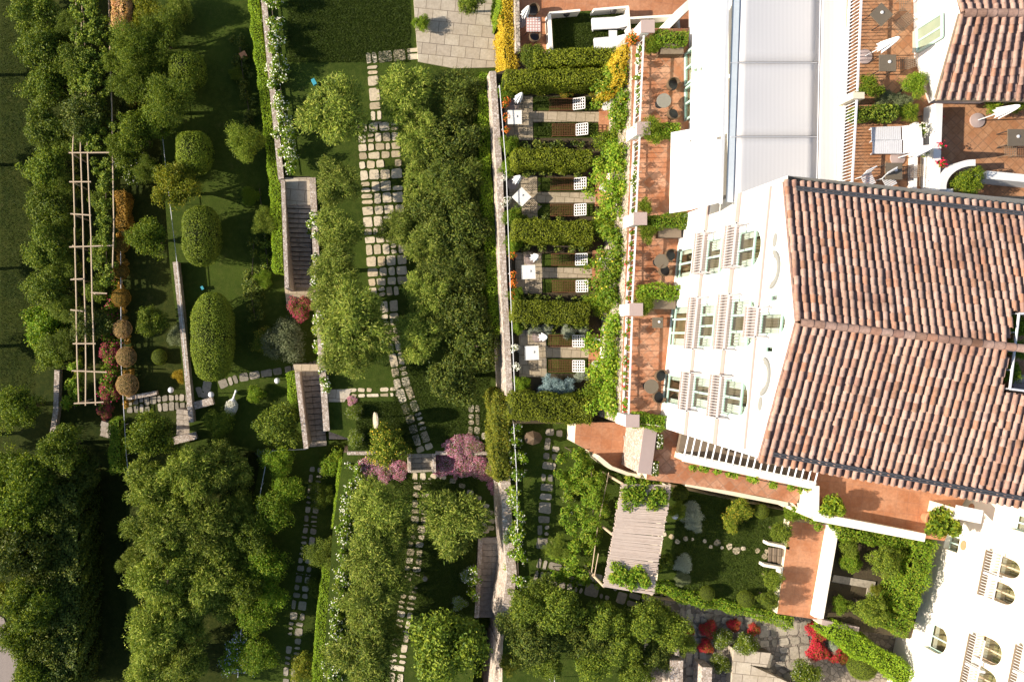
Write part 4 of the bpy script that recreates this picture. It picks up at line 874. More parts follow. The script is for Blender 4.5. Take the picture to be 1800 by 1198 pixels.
# ------------------------------------------------------------------ trees and plants: (kind, x, y, radius in photo pixels, ground height, label)
ROWS = [
 # olive lawn
 ('olive', 588, 195, 62, -7, 'round olive tree standing alone left of the upper stone path', 'olive trees on the lawn'),
 ('olive', 592, 322, 42, -7, 'smaller olive tree beside the landing at the top of the long stair', 'olive trees on the lawn'),
 ('olive', 594, 402, 44, -7, 'olive tree overhanging the middle of the long stair, left of the wide path', 'olive trees on the lawn'),
 ('olive', 590, 472, 46, -7, 'olive tree just below the middle of the long stair, left of the path', 'olive trees on the lawn'),
 ('olive', 622, 565, 66, -7, 'large olive tree left of the path bend, behind the rose covered parapet', 'olive trees on the lawn'),
 ('olive', 608, 620, 46, -7, 'olive tree nearest the short cross path by the lower stair', 'olive trees on the lawn'),
 ('olive', 712, 165, 54, -7, 'olive tree right of the narrow upper path, nearest the plaza', 'olive trees on the lawn'),
 ('olive', 744, 240, 48, -7, 'olive tree at the top right of the wide flagstone path', 'olive trees on the lawn'),
 ('olive', 742, 322, 42, -7, 'olive tree shading the wide flagstone path from its right', 'olive trees on the lawn'),
 ('olive', 698, 402, 34, -7, 'olive tree covering the middle of the wide flagstone path', 'olive trees on the lawn'),
 ('olive', 752, 425, 46, -7, 'olive tree right of the covered middle part of the flagstone path', 'olive trees on the lawn'),
 ('olive', 752, 515, 46, -7, 'olive tree right of where the flagstone path narrows', 'olive trees on the lawn'),
 ('olive', 736, 592, 46, -7, 'olive tree right of the narrow lower path, above the sunlit grass', 'olive trees on the lawn'),
 ('darkolive', 800, 165, 50, -7, 'dark bushy tree below the plaza corner by the pink stone wall', 'dark trees along the pink stone wall'),
 ('dark', 800, 245, 52, -7, 'dark tree by the clipped wall hedge, second below the plaza', 'dark trees along the pink stone wall'),
 ('darkolive', 790, 325, 55, -7, 'dark tree right of the wide path, level with the white diamond table', 'dark trees along the pink stone wall'),
 ('dark', 812, 400, 52, -7, 'dark tree midway along the clipped wall hedge', 'dark trees along the pink stone wall'),
 ('darkolive', 800, 470, 52, -7, 'dark tree level with the white square table', 'dark trees along the pink stone wall'),
 ('dark', 815, 545, 52, -7, 'shaded leafy tree above the fruiting one near the end of the dark row', 'dark trees along the pink stone wall'),
 ('dark', 832, 610, 48, -7, 'leafy tree at the lower end of the pink stone wall', 'dark trees along the pink stone wall'),
 ('dark', 795, 665, 48, -7, 'last leafy tree of the dark row, above the small square of pavers', 'dark trees along the pink stone wall'),
 # lower lawn
 ('olive', 664, 895, 56, -7.8, 'olive tree just below the short pink flower bed', 'olive trees on the lower lawn'),
 ('olive', 652, 978, 54, -7.8, 'second olive tree below the short pink flower bed', 'olive trees on the lower lawn'),
 ('olive', 645, 1060, 54, -7.8, 'third olive tree below the short pink flower bed', 'olive trees on the lower lawn'),
 ('olive', 640, 1145, 62, -7.8, 'olive tree cut by the bottom edge, left of the lower path', 'olive trees on the lower lawn'),
 ('olive', 797, 913, 62, -7.8, 'round olive tree inside the arc of small stepping stones', 'olive trees on the lower lawn'),
 ('green', 782, 1130, 72, -7.8, 'large round leafy tree at the bottom edge, left of the mossy stair', None),
 ('fine', 820, 1098, 17, -7.8, 'small cypress like shrub at the edge of the large round tree', None),
 ('fine', 848, 1140, 20, -10.8, 'small cypress like shrub at the foot of the mossy stair', None),
 ('vineshrub', 850, 1090, 16, -10.8, 'small bright shrub at the bottom step of the mossy stair', None),
 ('yflower', 680, 783, 40, -7, 'large round shrub dotted with yellow flowers above the pink bed', None),
 # strip left of the white roses wall
 ('vineshrub', 590, 815, 28, -10.8, 'leafy shrub at the head of the shaded stepping stones', None),
 ('fine', 567, 970, 30, -10.8, 'fluffy green tree beside the shaded stepping stones', None),
 ('gold', 535, 1170, 28, -10.8, 'yellow green tree at the bottom edge by the stepping stones', None),
 ('shrub', 556, 1030, 18, -10.8, 'dark low shrub under the fluffy green tree', None),
 ('shrub', 565, 870, 26, -10.8, 'dark shrub right of the blue shaded stepping stones', None),
 ('lemon', 490, 810, 30, -11, 'citrus tree beside the angled rail under the lower stair', 'citrus trees along the thin rail'),
 ('lemon', 480, 900, 38, -11, 'citrus tree second along the thin rail', 'citrus trees along the thin rail'),
 ('lemon', 465, 990, 40, -11, 'citrus tree third along the thin rail', 'citrus trees along the thin rail'),
 ('lemon', 448, 1080, 36, -11, 'citrus tree fourth along the thin rail', 'citrus trees along the thin rail'),
 ('lilac', 420, 1150, 38, -11, 'shrub with pale blue flowers at the bottom end of the thin rail', None),
 ('lilac', 462, 798, 12, -11, 'little shrub with pale blue flowers by the angled rail', None),
 ('green', 490, 745, 42, -11, 'round leafy tree beside the lower stone stair', None),
 ('shrub', 385, 745, 28, -11, 'olive brown round shrub below the white bird', None),
 ('vineshrub', 450, 692, 18, -11, 'small bright round shrub right of the white bird', None),
 ('olive', 268, 848, 50, -13, 'olive tree beside the dark corridor, topmost of the lower grove', 'olive grove at lower left'),
 ('olive', 335, 828, 54, -13, 'olive tree below the round shrub at the rubble wall', 'olive grove at lower left'),
 ('olive', 398, 822, 48, -13, 'olive tree right of the grove top, below the olive brown shrub', 'olive grove at lower left'),
 ('olive', 282, 930, 56, -13, 'olive tree by the corridor in the second row of the grove', 'olive grove at lower left'),
 ('olive', 362, 920, 56, -13, 'olive tree in the centre of the second row of the grove', 'olive grove at lower left'),
 ('olive', 416, 895, 40, -13, 'olive tree on the right of the second row of the grove', 'olive grove at lower left'),
 ('olive', 288, 1020, 56, -13, 'olive tree by the corridor in the third row of the grove', 'olive grove at lower left'),
 ('olive', 366, 1010, 54, -13, 'olive tree on the right of the third row of the grove', 'olive grove at lower left'),
 ('olive', 276, 1105, 56, -13, 'olive tree by the corridor in the last row of the grove', 'olive grove at lower left'),
 ('olive', 330, 1090, 40, -13, 'olive tree on the right of the last row, beside the dark gap', 'olive grove at lower left'),
 ('olive', 262, 1180, 44, -13, 'olive tree cut by the bottom edge beside the dark corridor', 'olive grove at lower left'),
 ('orange', 240, 1178, 12, -13, 'small orange flowered shrub beside the last olive of the corridor', None),
 ('yellow', 238, 980, 10, -13, 'small yellow flowered shrub on the corridor side of the grove', None),
 ('green', 268, 762, 44, -12.2, 'round dense shrub tree above the lower grove, near the rubble wall', None),
 # lower left mass
 ('green', 110, 788, 44, -14, 'leafy tree beside the steps below the pergola', 'trees in the lower left corner'),
 ('green', 60, 840, 52, -15, 'leafy tree left of the dark corridor, at its top', 'trees in the lower left corner'),
 ('green', 30, 885, 52, -15, 'leafy tree at the left edge beside the small bright shrub', 'trees in the lower left corner'),
 ('dark', 105, 905, 46, -15, 'dark tree beside the corridor under the small bright shrub', 'trees in the lower left corner'),
 ('dark', 50, 965, 56, -15, 'dark tree in the upper middle of the lower left corner', 'trees in the lower left corner'),
 ('dark', 100, 1010, 44, -15, 'dark tree leaning over the corridor in the lower left corner', 'trees in the lower left corner'),
 ('green', 60, 1060, 52, -15, 'leafy tree beside the road bend, upper one', 'trees in the lower left corner'),
 ('dark', 85, 1120, 46, -15, 'dark tree between road and corridor', 'trees in the lower left corner'),
 ('green', 62, 1175, 40, -15, 'leafy tree at the bottom edge beside the road', 'trees in the lower left corner'),
 ('gold', 8, 1040, 26, -15, 'golden green bush above the road corner', None),
 ('vineshrub', 112, 872, 20, -14, 'small bright green bush in front of the dark corridor', None),
 ('green', 35, 718, 42, -15, 'leafy shrub on the left lawn below the sunny patch', None),
 # tall hedge trees of the far left row
 ('green', 62, 15, 44, -15, 'tall row tree at the top left corner', 'row of tall trees on the far left'),
 ('green', 75, 85, 44, -15, 'tall row tree beside the topmost poles of the pergola', 'row of tall trees on the far left'),
 ('green', 80, 155, 42, -15, 'tall row tree level with the red flowering shrub', 'row of tall trees on the far left'),
 ('green', 82, 225, 42, -15, 'tall row tree beside the dark round tree on the pergola', 'row of tall trees on the far left'),
 ('green', 84, 298, 42, -15, 'tall row tree beside the first bare cross bars of the pergola', 'row of tall trees on the far left'),
 ('green', 84, 368, 42, -15, 'tall row tree beside the upper bare pergola section', 'row of tall trees on the far left'),
 ('green', 86, 438, 42, -15, 'tall row tree beside the middle of the pergola', 'row of tall trees on the far left'),
 ('green', 86, 506, 42, -15, 'tall row tree beside the lower shaded pergola section', 'row of tall trees on the far left'),
 ('vineshrub', 84, 575, 46, -15, 'bright leafy tree near the lower end of the far left row', 'row of tall trees on the far left'),
 ('green', 92, 620, 34, -15, 'last and smallest tree of the far left row, above the stone wall', 'row of tall trees on the far left'),
 ('dark', 152, 210, 46, -13.5, 'dark round tree growing through the pergola near its bare part', None),
 ('dark', 158, 570, 38, -13.5, 'dark tree growing through the lower pergola', None),
 ('green', 140, 110, 36, -13.5, 'leafy tree growing over the upper pergola', None),
 ('fine', 120, 45, 26, -13.5, 'slim tree between the row and the top of the pergola', None),
 # shrub terrace
 ('fine', 238, 82, 42, -12.2, 'feathery tree below the pinkish trunk at the top', None),
 ('gold', 262, 28, 34, -12.2, 'golden flowered tree at the top edge', None),
 ('fine', 288, 62, 40, -12.2, 'feathery tree right of the golden flowered one', None),
 ('olive', 312, 18, 28, -12.2, 'small olive tree at the top edge beside the dark lawn', None),
 ('fine', 298, 178, 46, -12.2, 'feathery tree under the topmost clipped ball', None),
 ('fine', 236, 150, 38, -12.2, 'feathery tree left of the wire fence, above the coral flowers', None),
 ('green', 240, 232, 36, -12.2, 'leafy tree with a few coral flowers below the feathery pair', None),
 ('rosebush', 232, 292, 34, -12.2, 'leafy shrub with pale flowers above the orange brown hedge', None),
 ('orange', 232, 175, 15, -12.2, 'coral flowered shrub among the feathery trees', None),
 ('gold', 310, 330, 44, -11.6, 'citrus tree turning yellow beside the wire fence', None),
 ('green', 262, 418, 36, -12.2, 'dark leafy tree on the lawn left of the fence', None),
 ('green', 268, 562, 29, -12.2, 'round leafy tree on the lawn above the little topiary', None),
 ('ball', 280, 627, 14, -12.2, 'little clipped topiary on the shaded lawn', None),
 ('sage', 315, 590, 22, -11.6, 'pale flowered shrub beside the lichen splashed wall', None),
 ('yellow', 318, 660, 15, -12.2, 'yellow leaved creeper shrub beside the globe lamp wall', None),
 ('rustball', 213, 430, 15, -12, 'clipped rusty shrub, topmost of the line', 'line of clipped tan shrubs'),
 ('rustball', 213, 477, 14, -12, 'clipped rusty shrub just above the thickest orange one', 'line of clipped tan shrubs'),
 ('rustball', 213, 523, 17, -12, 'clipped orange brown shrub above the pinkish three', 'line of clipped tan shrubs'),
 ('pinkball', 215, 578, 17, -12, 'clipped pinkish shrub, first of the pinkish three', 'line of clipped tan shrubs'),
 ('pinkball', 222, 627, 18, -12, 'clipped pinkish shrub beside the crimson bougainvillea', 'line of clipped tan shrubs'),
 ('pinkball', 224, 676, 20, -12, 'largest clipped pinkish shrub, lowest of the line', 'line of clipped tan shrubs'),
 ('bougain', 196, 622, 22, -13, 'crimson bougainvillea leaning on the clipped pinkish shrub', None),
 ('bougain', 192, 690, 20, -13, 'crimson bougainvillea beside the largest pinkish shrub', None),
 ('bougain', 186, 722, 15, -13, 'crimson bougainvillea at the lower end of the pergola', None),
 ('orange', 190, 512, 14, -13, 'red flowered shrub between pergola and orange brown shrub', None),
 # topiary terrace
 ('fine', 432, 250, 34, -11, 'soft green shrub tree at the left of the long hedge', None),
 ('fine', 465, 390, 26, -11, 'soft green shrub beside the long hedge near the stair', None),
 ('palm', 440, 345, 18, -11, 'spiky fern below the soft green shrub tree', None),
 ('palm', 462, 490, 18, -11, 'spiky fern beside the end of the long hedge', None),
 ('sage', 500, 600, 42, -11, 'pale leaved bush beside the stair landing, below the magenta flowers', None),
 ('bougain', 527, 541, 24, -10.6, 'magenta bougainvillea at the foot of the long stair', None),
 ('yflower', 466, 600, 26, -11, 'bush with yellow specks left of the pale leaved one', None),
 ('shrub', 415, 130, 14, -11, 'small shrub by the box on the dark lawn', None),
 ('rosebush', 623, 725, 16, -7, 'white rose bush beside the short shaded stair', None),
 ('rosebush', 626, 770, 17, -7, 'white rose bush next to the flowering round shrub', None),
 ('pinkbed', 618, 704, 8, -7, 'red flowered little shrub at the corner of the cross path', None),
 # flower beds
 ('pinkbed', 650, 822, 18, -7.8, 'pink flower clump at the left of the short bed', 'pink flowers in the beds'),
 ('pinkbed', 676, 826, 18, -7.8, 'pink flower clump in the middle of the short bed', 'pink flowers in the beds'),
 ('pinkbed', 702, 824, 17, -7.8, 'pink flower clump of the short bed next to the small stair', 'pink flowers in the beds'),
 ('pinkbed', 782, 818, 20, -7.8, 'pink flower clump of the long bed next to the small stair', 'pink flowers in the beds'),
 ('pinkbed', 812, 820, 20, -7.8, 'second pink flower clump of the long bed', 'pink flowers in the beds'),
 ('pinkbed', 840, 822, 20, -7.8, 'third pink flower clump of the long bed', 'pink flowers in the beds'),
 ('pinkbed', 864, 828, 17, -7.8, 'pink flower clump at the corner of the long bed', 'pink flowers in the beds'),
 ('pinkbed', 872, 856, 13, -7.8, 'pink flower clump hanging below the corner of the long bed', 'pink flowers in the beds'),
 ('pinkbed', 800, 786, 20, -7, 'mixed mauve flower shrub behind the low wall right of the small stair', None),
 ('pinkbed', 830, 784, 18, -7, 'mixed pink flower shrub behind the low wall, further from the stair', None),
 ('lilac', 825, 1010, 16, -7.8, 'lilac flowered shrub beside the mossy stair parapet', None),
 ('lilac', 808, 1060, 14, -7.8, 'lilac flowered shrub above the large round tree', None),
 ('gold', 895, 1165, 22, -5.2, 'bright yellow bush at the bottom edge by the narrow wall', None),
 ('lilac', 893, 945, 12, -4.9, 'violet blue flower clump on the broad pale wall', None),
 # plaza
 ('vineshrub', 741, 42, 17, -6.9, 'small bright bush on the left edge of the plaza', None),
 ('green', 825, 5, 26, -6.9, 'leafy bush at the top edge of the plaza', None),
 ('gold', 872, 34, 12, -6.9, 'small yellow green bush between plaza and yellow hedge', None),
 # patios
 ('green', 935, 100, 25, -4, 'rounded bush at the left end of the first two hedges', None),
 ('vineshrub', 890, 160, 20, -4, 'bright climber bush at the first patio corner', None),
 ('vineshrub', 893, 255, 20, -4, 'bright climber bush above the third hedge', None),
 ('vineshrub', 890, 295, 18, -4, 'bright climber bush below the third hedge', None),
 ('vineshrub', 903, 382, 22, -4, 'bright climber bush above the fourth hedge', None),
 ('vineshrub', 900, 430, 20, -4, 'bright climber bush below the fourth hedge', None),
 ('vineshrub', 905, 520, 18, -4, 'bright climber bush above the fifth hedge', None),
 ('vineshrub', 908, 575, 14, -4, 'bright climber bush by the grey silver shrubs', None),
 ('vineshrub', 915, 675, 18, -4, 'bright climber bush beside the blue shrub', None),
 ('silver', 940, 577, 14, -4, 'silver shrub at the head of the last patio', None),
 ('silver', 962, 576, 12, -4, 'second silver shrub at the head of the last patio', None),
 ('silver', 998, 582, 14, -4, 'silver shrub above the checked lounger head', None),
 ('silver', 1024, 578, 12, -4, 'silver shrub beside the white round side tables', None),
 ('blue', 968, 680, 22, -4, 'large blue grey shrub at the left below the last patio', None),
 ('blue', 992, 682, 20, -4, 'blue grey shrub nearest the white round side table', None),
 ('silver', 1022, 658, 14, -4, 'pale silver shrub at the right below the last patio', None),
 ('orange', 996, 160, 14, -4, 'reddish shrub behind the first lounger', None),
 ('orange', 1040, 158, 12, -4, 'reddish shrub near the white block at the first lounger', None),
 ('citrus', 1076, 250, 34, -4, 'bright tree at the balustrade, first from the top', 'bright trees under the balustrade'),
 ('citrus', 1066, 395, 36, -4, 'bright tree at the balustrade, level with the fourth hedge', 'bright trees under the balustrade'),
 ('citrus', 1060, 530, 34, -4, 'bright tree at the balustrade, level with the fifth hedge', 'bright trees under the balustrade'),
 ('citrus', 1054, 685, 38, -4, 'bright tree at the balustrade, lowest one', 'bright trees under the balustrade'),
 # front terrace
 ('citrus', 1146, 80, 18, 0, 'yellow green tree in the first planter of the front terrace', None),
 ('citrus', 1140, 228, 26, 0, 'yellow green tree below the grey round table', None),
 ('citrus', 1132, 362, 16, 0, 'yellow green tree above the third pillar', None),
 ('citrus', 1136, 408, 20, 0, 'yellow green tree at the planter above the twin brown chairs', None),
 ('citrus', 1132, 532, 22, 0, 'yellow green tree at the planter above the square parasol base', None),
 # roof terraces
 ('citrus', 1525, 155, 25, 6.6, 'yellow green tree by the roof terrace balustrade', None),
 ('sage', 1552, 172, 20, 6.6, 'grey green shrub in the roof terrace planter, left one', None),
 ('sage', 1582, 180, 20, 6.6, 'grey green shrub in the roof terrace planter, right one', None),
 ('lemon', 1606, 150, 26, 6.6, 'tall leafy tree against the small white house', None),
 ('citrus', 1596, 198, 20, 6.6, 'yellow green bush above the slatted loungers', None),
 ('citrus', 1748, 172, 26, 6.6, 'yellow green tree under the tiled eave', None),
 ('citrus', 1785, 178, 22, 6.6, 'yellow green tree at the right edge under the tiled eave', None),
 ('citrus', 1700, 322, 30, 6.6, 'bushy tree in the nook of the curved white wall', None),
 ('vineshrub', 1784, 572, 22, 11.5, 'green shrub at the upper corner of the white roof railing', None),
 ('vineshrub', 1788, 612, 20, 11.5, 'green shrub in the middle of the white roof railing', None),
 ('vineshrub', 1776, 655, 21, 11.5, 'green shrub at the lower corner of the white roof railing', None),
 # topiary garden
 ('ball', 1196, 866, 14, -3.5, 'clipped dark ball at the upper left of the topiary garden', None),
 ('green', 1190, 898, 18, -3.5, 'dark leafy shrub between the clipped ball and the silver dome', None),
 ('silver', 1214, 900, 22, -3.5, 'upper silver dome shrub beside the pergola roof', None),
 ('silver', 1220, 920, 16, -3.5, 'lower half of the upper silver shrub pair', None),
 ('silver', 1200, 990, 18, -3.5, 'lower silver dome shrub beside the pergola roof', None),
 ('sage', 1199, 1016, 15, -3.5, 'sage grey shrub under the lower silver dome', None),
 ('shrub', 1172, 985, 14, -3.5, 'small green shrub against the pergola roof edge', None),
 ('yflower', 1300, 893, 22, -3.5, 'yellow flecked shrub in the middle of the topiary garden', None),
 ('yflower', 1285, 918, 18, -3.5, 'second yellow flecked shrub of the topiary garden', None),
 ('ball', 1338, 898, 13, -3.5, 'clipped ball under the cream wall of the topiary garden', None),
 ('ball', 1243, 1042, 13, -3.5, 'clipped ball on the lower side of the topiary garden, left', None),
 ('ball', 1311, 1052, 15, -3.5, 'clipped ball on the lower side of the topiary garden, right', None),
 ('green', 1372, 935, 22, -3.2, 'leafy planting at the upper wooden steps', None),
 ('vineshrub', 1392, 900, 20, -3, 'bright creeper spilling at the parapet corner', None),
 ('green', 1358, 1018, 20, -3.2, 'leafy planting at the lower wooden steps', None),
 ('green', 1352, 1052, 20, -3.2, 'leafy planting at the bottom corner of the clay court', None),
 # rose garden
 ('vineshrub', 1495, 985, 22, -3.3, 'bright shrub in the upper bed of the rose garden', None),
 ('green', 1492, 962, 18, -3.3, 'green shrub in the upper corner of the rose garden', None),
 ('green', 1555, 985, 30, -3.3, 'dark round tree in the upper rose garden', None),
 ('vineshrub', 1478, 1062, 18, -3.3, 'bright shrub in the lower bed of the rose garden', None),
 ('green', 1530, 1068, 28, -3.3, 'dark round tree in the lower rose garden', None),
 ('gold', 1538, 1035, 12, -3.3, 'yellowish small shrub at the white path of the rose garden', None),
 # bottom centre thicket
 ('green', 925, 1065, 36, -5.2, 'leafy tree at the white rose hedge end', 'thicket at the bottom'),
 ('green', 985, 1070, 44, -5.2, 'tall leafy tree below the grey flagstone path', 'thicket at the bottom'),
 ('dark', 935, 1130, 44, -5.2, 'dark tree above the bright yellow bush', 'thicket at the bottom'),
 ('green', 1062, 1085, 36, -5.2, 'leafy tree below the pergola roof', 'thicket at the bottom'),
 ('green', 1125, 1092, 36, -5.2, 'leafy tree right of the pergola roof foot', 'thicket at the bottom'),
 ('green', 1178, 1105, 36, -5.2, 'leafy tree beside the angled rail near the red flowers', 'thicket at the bottom'),
 ('dark', 1020, 1120, 36, -5.2, 'dark tree at the top of the black hollow', 'thicket at the bottom'),
 ('green', 1090, 1135, 34, -5.2, 'leafy tree right of the black hollow', 'thicket at the bottom'),
 ('dark', 1150, 1150, 30, -5.2, 'dark tree near the stone gate post', 'thicket at the bottom'),
 ('green', 1115, 1180, 32, -5.2, 'leafy tree cut by the bottom edge right of the hollow', 'thicket at the bottom'),
 ('green', 960, 1165, 30, -5.2, 'leafy tree left of the black hollow', 'thicket at the bottom'),
 ('fine', 978, 960, 24, -5.2, 'smooth bright green cone shrub beside the flagstone path', None),
 ('rosebush', 1000, 872, 14, -5.2, 'white flowered shrub beside the palm fronds', None),
 ('palm', 1010, 840, 26, -5.2, 'spread of palm like fronds beside the flagstone path', None),
 ('redbed', 1245, 1105, 16, -4.6, 'red flowers at the upper left corner of the rose arch', 'red flowers in the stone court'),
 ('redbed', 1240, 1135, 14, -4.6, 'red flowers beside the flagstone walk', 'red flowers in the stone court'),
 ('redbed', 1290, 1098, 12, -4.6, 'red flowers along the top of the rose arch', 'red flowers in the stone court'),
 ('redbed', 1325, 1106, 12, -4.6, 'red flowers at the right end of the rose arch', 'red flowers in the stone court'),
 ('redbed', 1438, 1108, 20, -4.6, 'red flowers under the broad white wall', 'red flowers in the stone court'),
 ('redbed', 1436, 1142, 20, -4.6, 'red flowers in the corner of the court by the long clipped hedge', 'red flowers in the stone court'),
 ('redbed', 1474, 1150, 18, -4.6, 'red flowers nearest the dark clipped ball', 'red flowers in the stone court'),
 ('redbed', 1214, 1108, 8, -4.6, 'narrow red flowers by the angled rail', 'red flowers in the stone court'),
 ('rosebush', 1268, 1120, 20, -4.6, 'white rose bush at the corner of the grey slab', None),
 ('rosebush', 1310, 1130, 24, -4.6, 'white rose bush above the grey slab', None),
 ('rosebush', 1265, 1165, 20, -4.6, 'white rose bush left of the grey slab', None),
 ('rosebush', 1416, 1185, 30, -4.6, 'large white rose bush at the bottom edge of the stone court', None),
 ('silver', 1465, 1136, 12, -4.6, 'small pale shrub among the red flowers', None),
 ('ball', 1515, 1170, 24, -4.6, 'dark clipped ball under the long clipped hedge', None),
 ('gold', 1585, 1190, 20, -4.6, 'yellow green shrub at the bottom edge under the cream house', None),
 # fillers that close the masses
 ('green', 112, 55, 27, -14.2, 'slim leafy tree squeezed against the pergola, first, at the top poles', 'slim trees against the pergola'),
 ('green', 112, 125, 27, -14.2, 'slim leafy tree squeezed against the pergola, second, above the dark round tree', 'slim trees against the pergola'),
 ('fine', 112, 262, 27, -14.2, 'slim leafy tree squeezed against the pergola, third, just above the bare cross bars', 'slim trees against the pergola'),
 ('fine', 112, 330, 27, -14.2, 'slim leafy tree squeezed against the pergola, fourth, at the upper bare section', 'slim trees against the pergola'),
 ('green', 112, 395, 27, -14.2, 'slim leafy tree squeezed against the pergola, fifth, at the middle bare section', 'slim trees against the pergola'),
 ('fine', 112, 468, 27, -14.2, 'slim leafy tree squeezed against the pergola, sixth, where the vines thicken', 'slim trees against the pergola'),
 ('fine', 112, 540, 27, -14.2, 'slim leafy tree squeezed against the pergola, seventh, above the lower dark tree', 'slim trees against the pergola'),
 ('fine', 112, 604, 27, -14.2, 'slim leafy tree squeezed against the pergola, eighth, at the last cross bars', 'slim trees against the pergola'),
 ('green', 205, 110, 26, -12.2, 'leafy tree at the right pole of the upper pergola', None),
 ('fine', 270, 118, 34, -12.2, 'feathery tree between the wire fence and the pinkish row, above the coral flowers', None),
 ('green', 272, 215, 34, -12.2, 'leafy tree left of the wire fence and the feathery pair', None),
 ('green', 215, 262, 28, -12.2, 'leafy tree between pergola and the shrub with pale flowers', None),
 ('fine', 262, 300, 26, -12.2, 'feathery shrub tree right of the shrub with pale flowers', None),
 ('green', 180, 350, 24, -13.5, 'leafy tree rising through the bare pergola beside the orange brown hedge', None),
 ('green', 178, 440, 26, -13.5, 'leafy tree rising through the middle of the pergola', None),
 ('green', 170, 510, 24, -13.5, 'leafy tree in the pergola just above its lower dark tree', None),
 ('olive', 580, 520, 40, -7, 'olive tree by the rose creeper at the foot of the long stair', 'olive trees on the lawn'),
 ('olive', 650, 610, 40, -7, 'olive tree touching the left side of the narrow lower path', 'olive trees on the lawn'),
 ('dark', 838, 190, 34, -7, 'dark tree touching the clipped wall hedge near its top', 'dark trees along the pink stone wall'),
 ('darkolive', 762, 290, 42, -7, 'dark tree between the olives and the wall hedge, level with the third patio hedge', 'dark trees along the pink stone wall'),
 ('dark', 764, 370, 44, -7, 'dark tree between the olives and the wall hedge, level with the fourth patio hedge', 'dark trees along the pink stone wall'),
 ('darkolive', 770, 470, 44, -7, 'dark tree between the olives and the wall hedge, level with the square white table', 'dark trees along the pink stone wall'),
 ('darkolive', 775, 560, 46, -7, 'dark tree between the olives and the wall hedge, level with the silver shrubs', 'dark trees along the pink stone wall'),
 ('dark', 838, 330, 36, -7, 'dark tree touching the clipped wall hedge, level with the diamond table', 'dark trees along the pink stone wall'),
 ('dark', 842, 460, 36, -7, 'dark tree touching the clipped wall hedge, level with the third patio', 'dark trees along the pink stone wall'),
 ('olive', 690, 935, 44, -7.8, 'olive tree nearest the lower path, level with the round olive', 'olive trees on the lower lawn'),
 ('olive', 682, 1020, 42, -7.8, 'olive tree nearest the lower path, level with the mossy stair', 'olive trees on the lower lawn'),
 ('olive', 672, 1105, 42, -7.8, 'olive tree nearest the lower path, level with the large round leafy tree', 'olive trees on the lower lawn'),
 ('olive', 325, 965, 48, -13, 'olive tree filling the middle of the lower grove', 'olive grove at lower left'),
 ('olive', 312, 880, 48, -13, 'olive tree between the first and second row of the lower grove', 'olive grove at lower left'),
 ('olive', 405, 965, 44, -13, 'olive tree on the right side of the lower grove beside the citrus trees', 'olive grove at lower left'),
 ('olive', 405, 1050, 40, -13, 'olive tree on the lower right side of the grove beside the citrus trees', 'olive grove at lower left'),
 ('olive', 325, 1060, 46, -13, 'olive tree between the third and last row of the grove', 'olive grove at lower left'),
 ('olive', 320, 1165, 50, -13, 'olive tree cut by the bottom edge, in the middle of the grove', 'olive grove at lower left'),
 ('olive', 240, 985, 30, -13, 'small olive tree leaning into the dark corridor', 'olive grove at lower left'),
 ('lemon', 505, 860, 30, -11, 'citrus tree right of the thin rail, beside the blue shaded stones', 'citrus trees along the thin rail'),
 ('green', 440, 940, 36, -11, 'dense leafy tree between the grove and the thin rail, upper', 'citrus trees along the thin rail'),
 ('green', 432, 1030, 34, -11, 'dense leafy tree between the grove and the thin rail, lower', 'citrus trees along the thin rail'),
 ('lemon', 476, 1045, 34, -11, 'citrus tree right of the thin rail, level with the mossy stair foot', 'citrus trees along the thin rail'),
 ('lemon', 455, 1150, 34, -11, 'citrus tree right of the pale blue flowers at the bottom', 'citrus trees along the thin rail'),
 ('green', 20, 830, 42, -15, 'leafy tree at the left edge, topmost of the lower left corner', 'trees in the lower left corner'),
 ('dark', 15, 960, 48, -15, 'dark tree at the left edge above the golden bush', 'trees in the lower left corner'),
 ('dark', 112, 1065, 42, -15, 'dark tree leaning over the corridor, lower one', 'trees in the lower left corner'),
 ('dark', 112, 1170, 40, -15, 'dark tree at the bottom edge beside the corridor', 'trees in the lower left corner'),
 ('green', 75, 905, 40, -15, 'leafy tree left of the first dark tree by the corridor', 'trees in the lower left corner'),
 ('dark', 150, 830, 32, -14, 'dark tree at the top of the corridor', 'trees in the lower left corner'),
 ('green', 40, 1115, 40, -15, 'leafy tree on the road bend, lower one', 'trees in the lower left corner'),
 ('dark', 905, 1100, 34, -5.2, 'dark tree against the narrow wall at the foot of the mossy stair', 'thicket at the bottom'),
 ('green', 1040, 1165, 34, -5.2, 'leafy tree at the bottom edge inside the black hollow', 'thicket at the bottom'),
 ('dark', 1060, 1130, 34, -5.2, 'dark tree between hollow and pergola foot', 'thicket at the bottom'),
 ('green', 955, 1035, 30, -5.2, 'leafy tree over the grey flagstone path at the rose hedge', 'thicket at the bottom'),
 ('green', 1150, 1075, 30, -5.2, 'leafy tree in front of the low green hedge', 'thicket at the bottom'),
 ('green', 1200, 1130, 24, -5.2, 'leafy tree at the narrow red flowers', 'thicket at the bottom'),
 # outside the left edge: they throw the shadows on the left lawn
 ('green', -50, 115, 36, -15, 'tall tree off the left edge shading the upper left lawn', None),
 ('dark', -50, 280, 38, -15, 'tall tree off the left edge shading the lawn beside the pergola', None),
 ('green', -50, 470, 34, -15, 'tall tree off the left edge shading the middle left lawn', None),
 ('dark', -50, 610, 38, -15, 'tall tree off the left edge shading the lower left lawn', None),
 ('dark', -60, 770, 44, -15, 'tall tree off the left edge shading the leafy shrub', None),
]
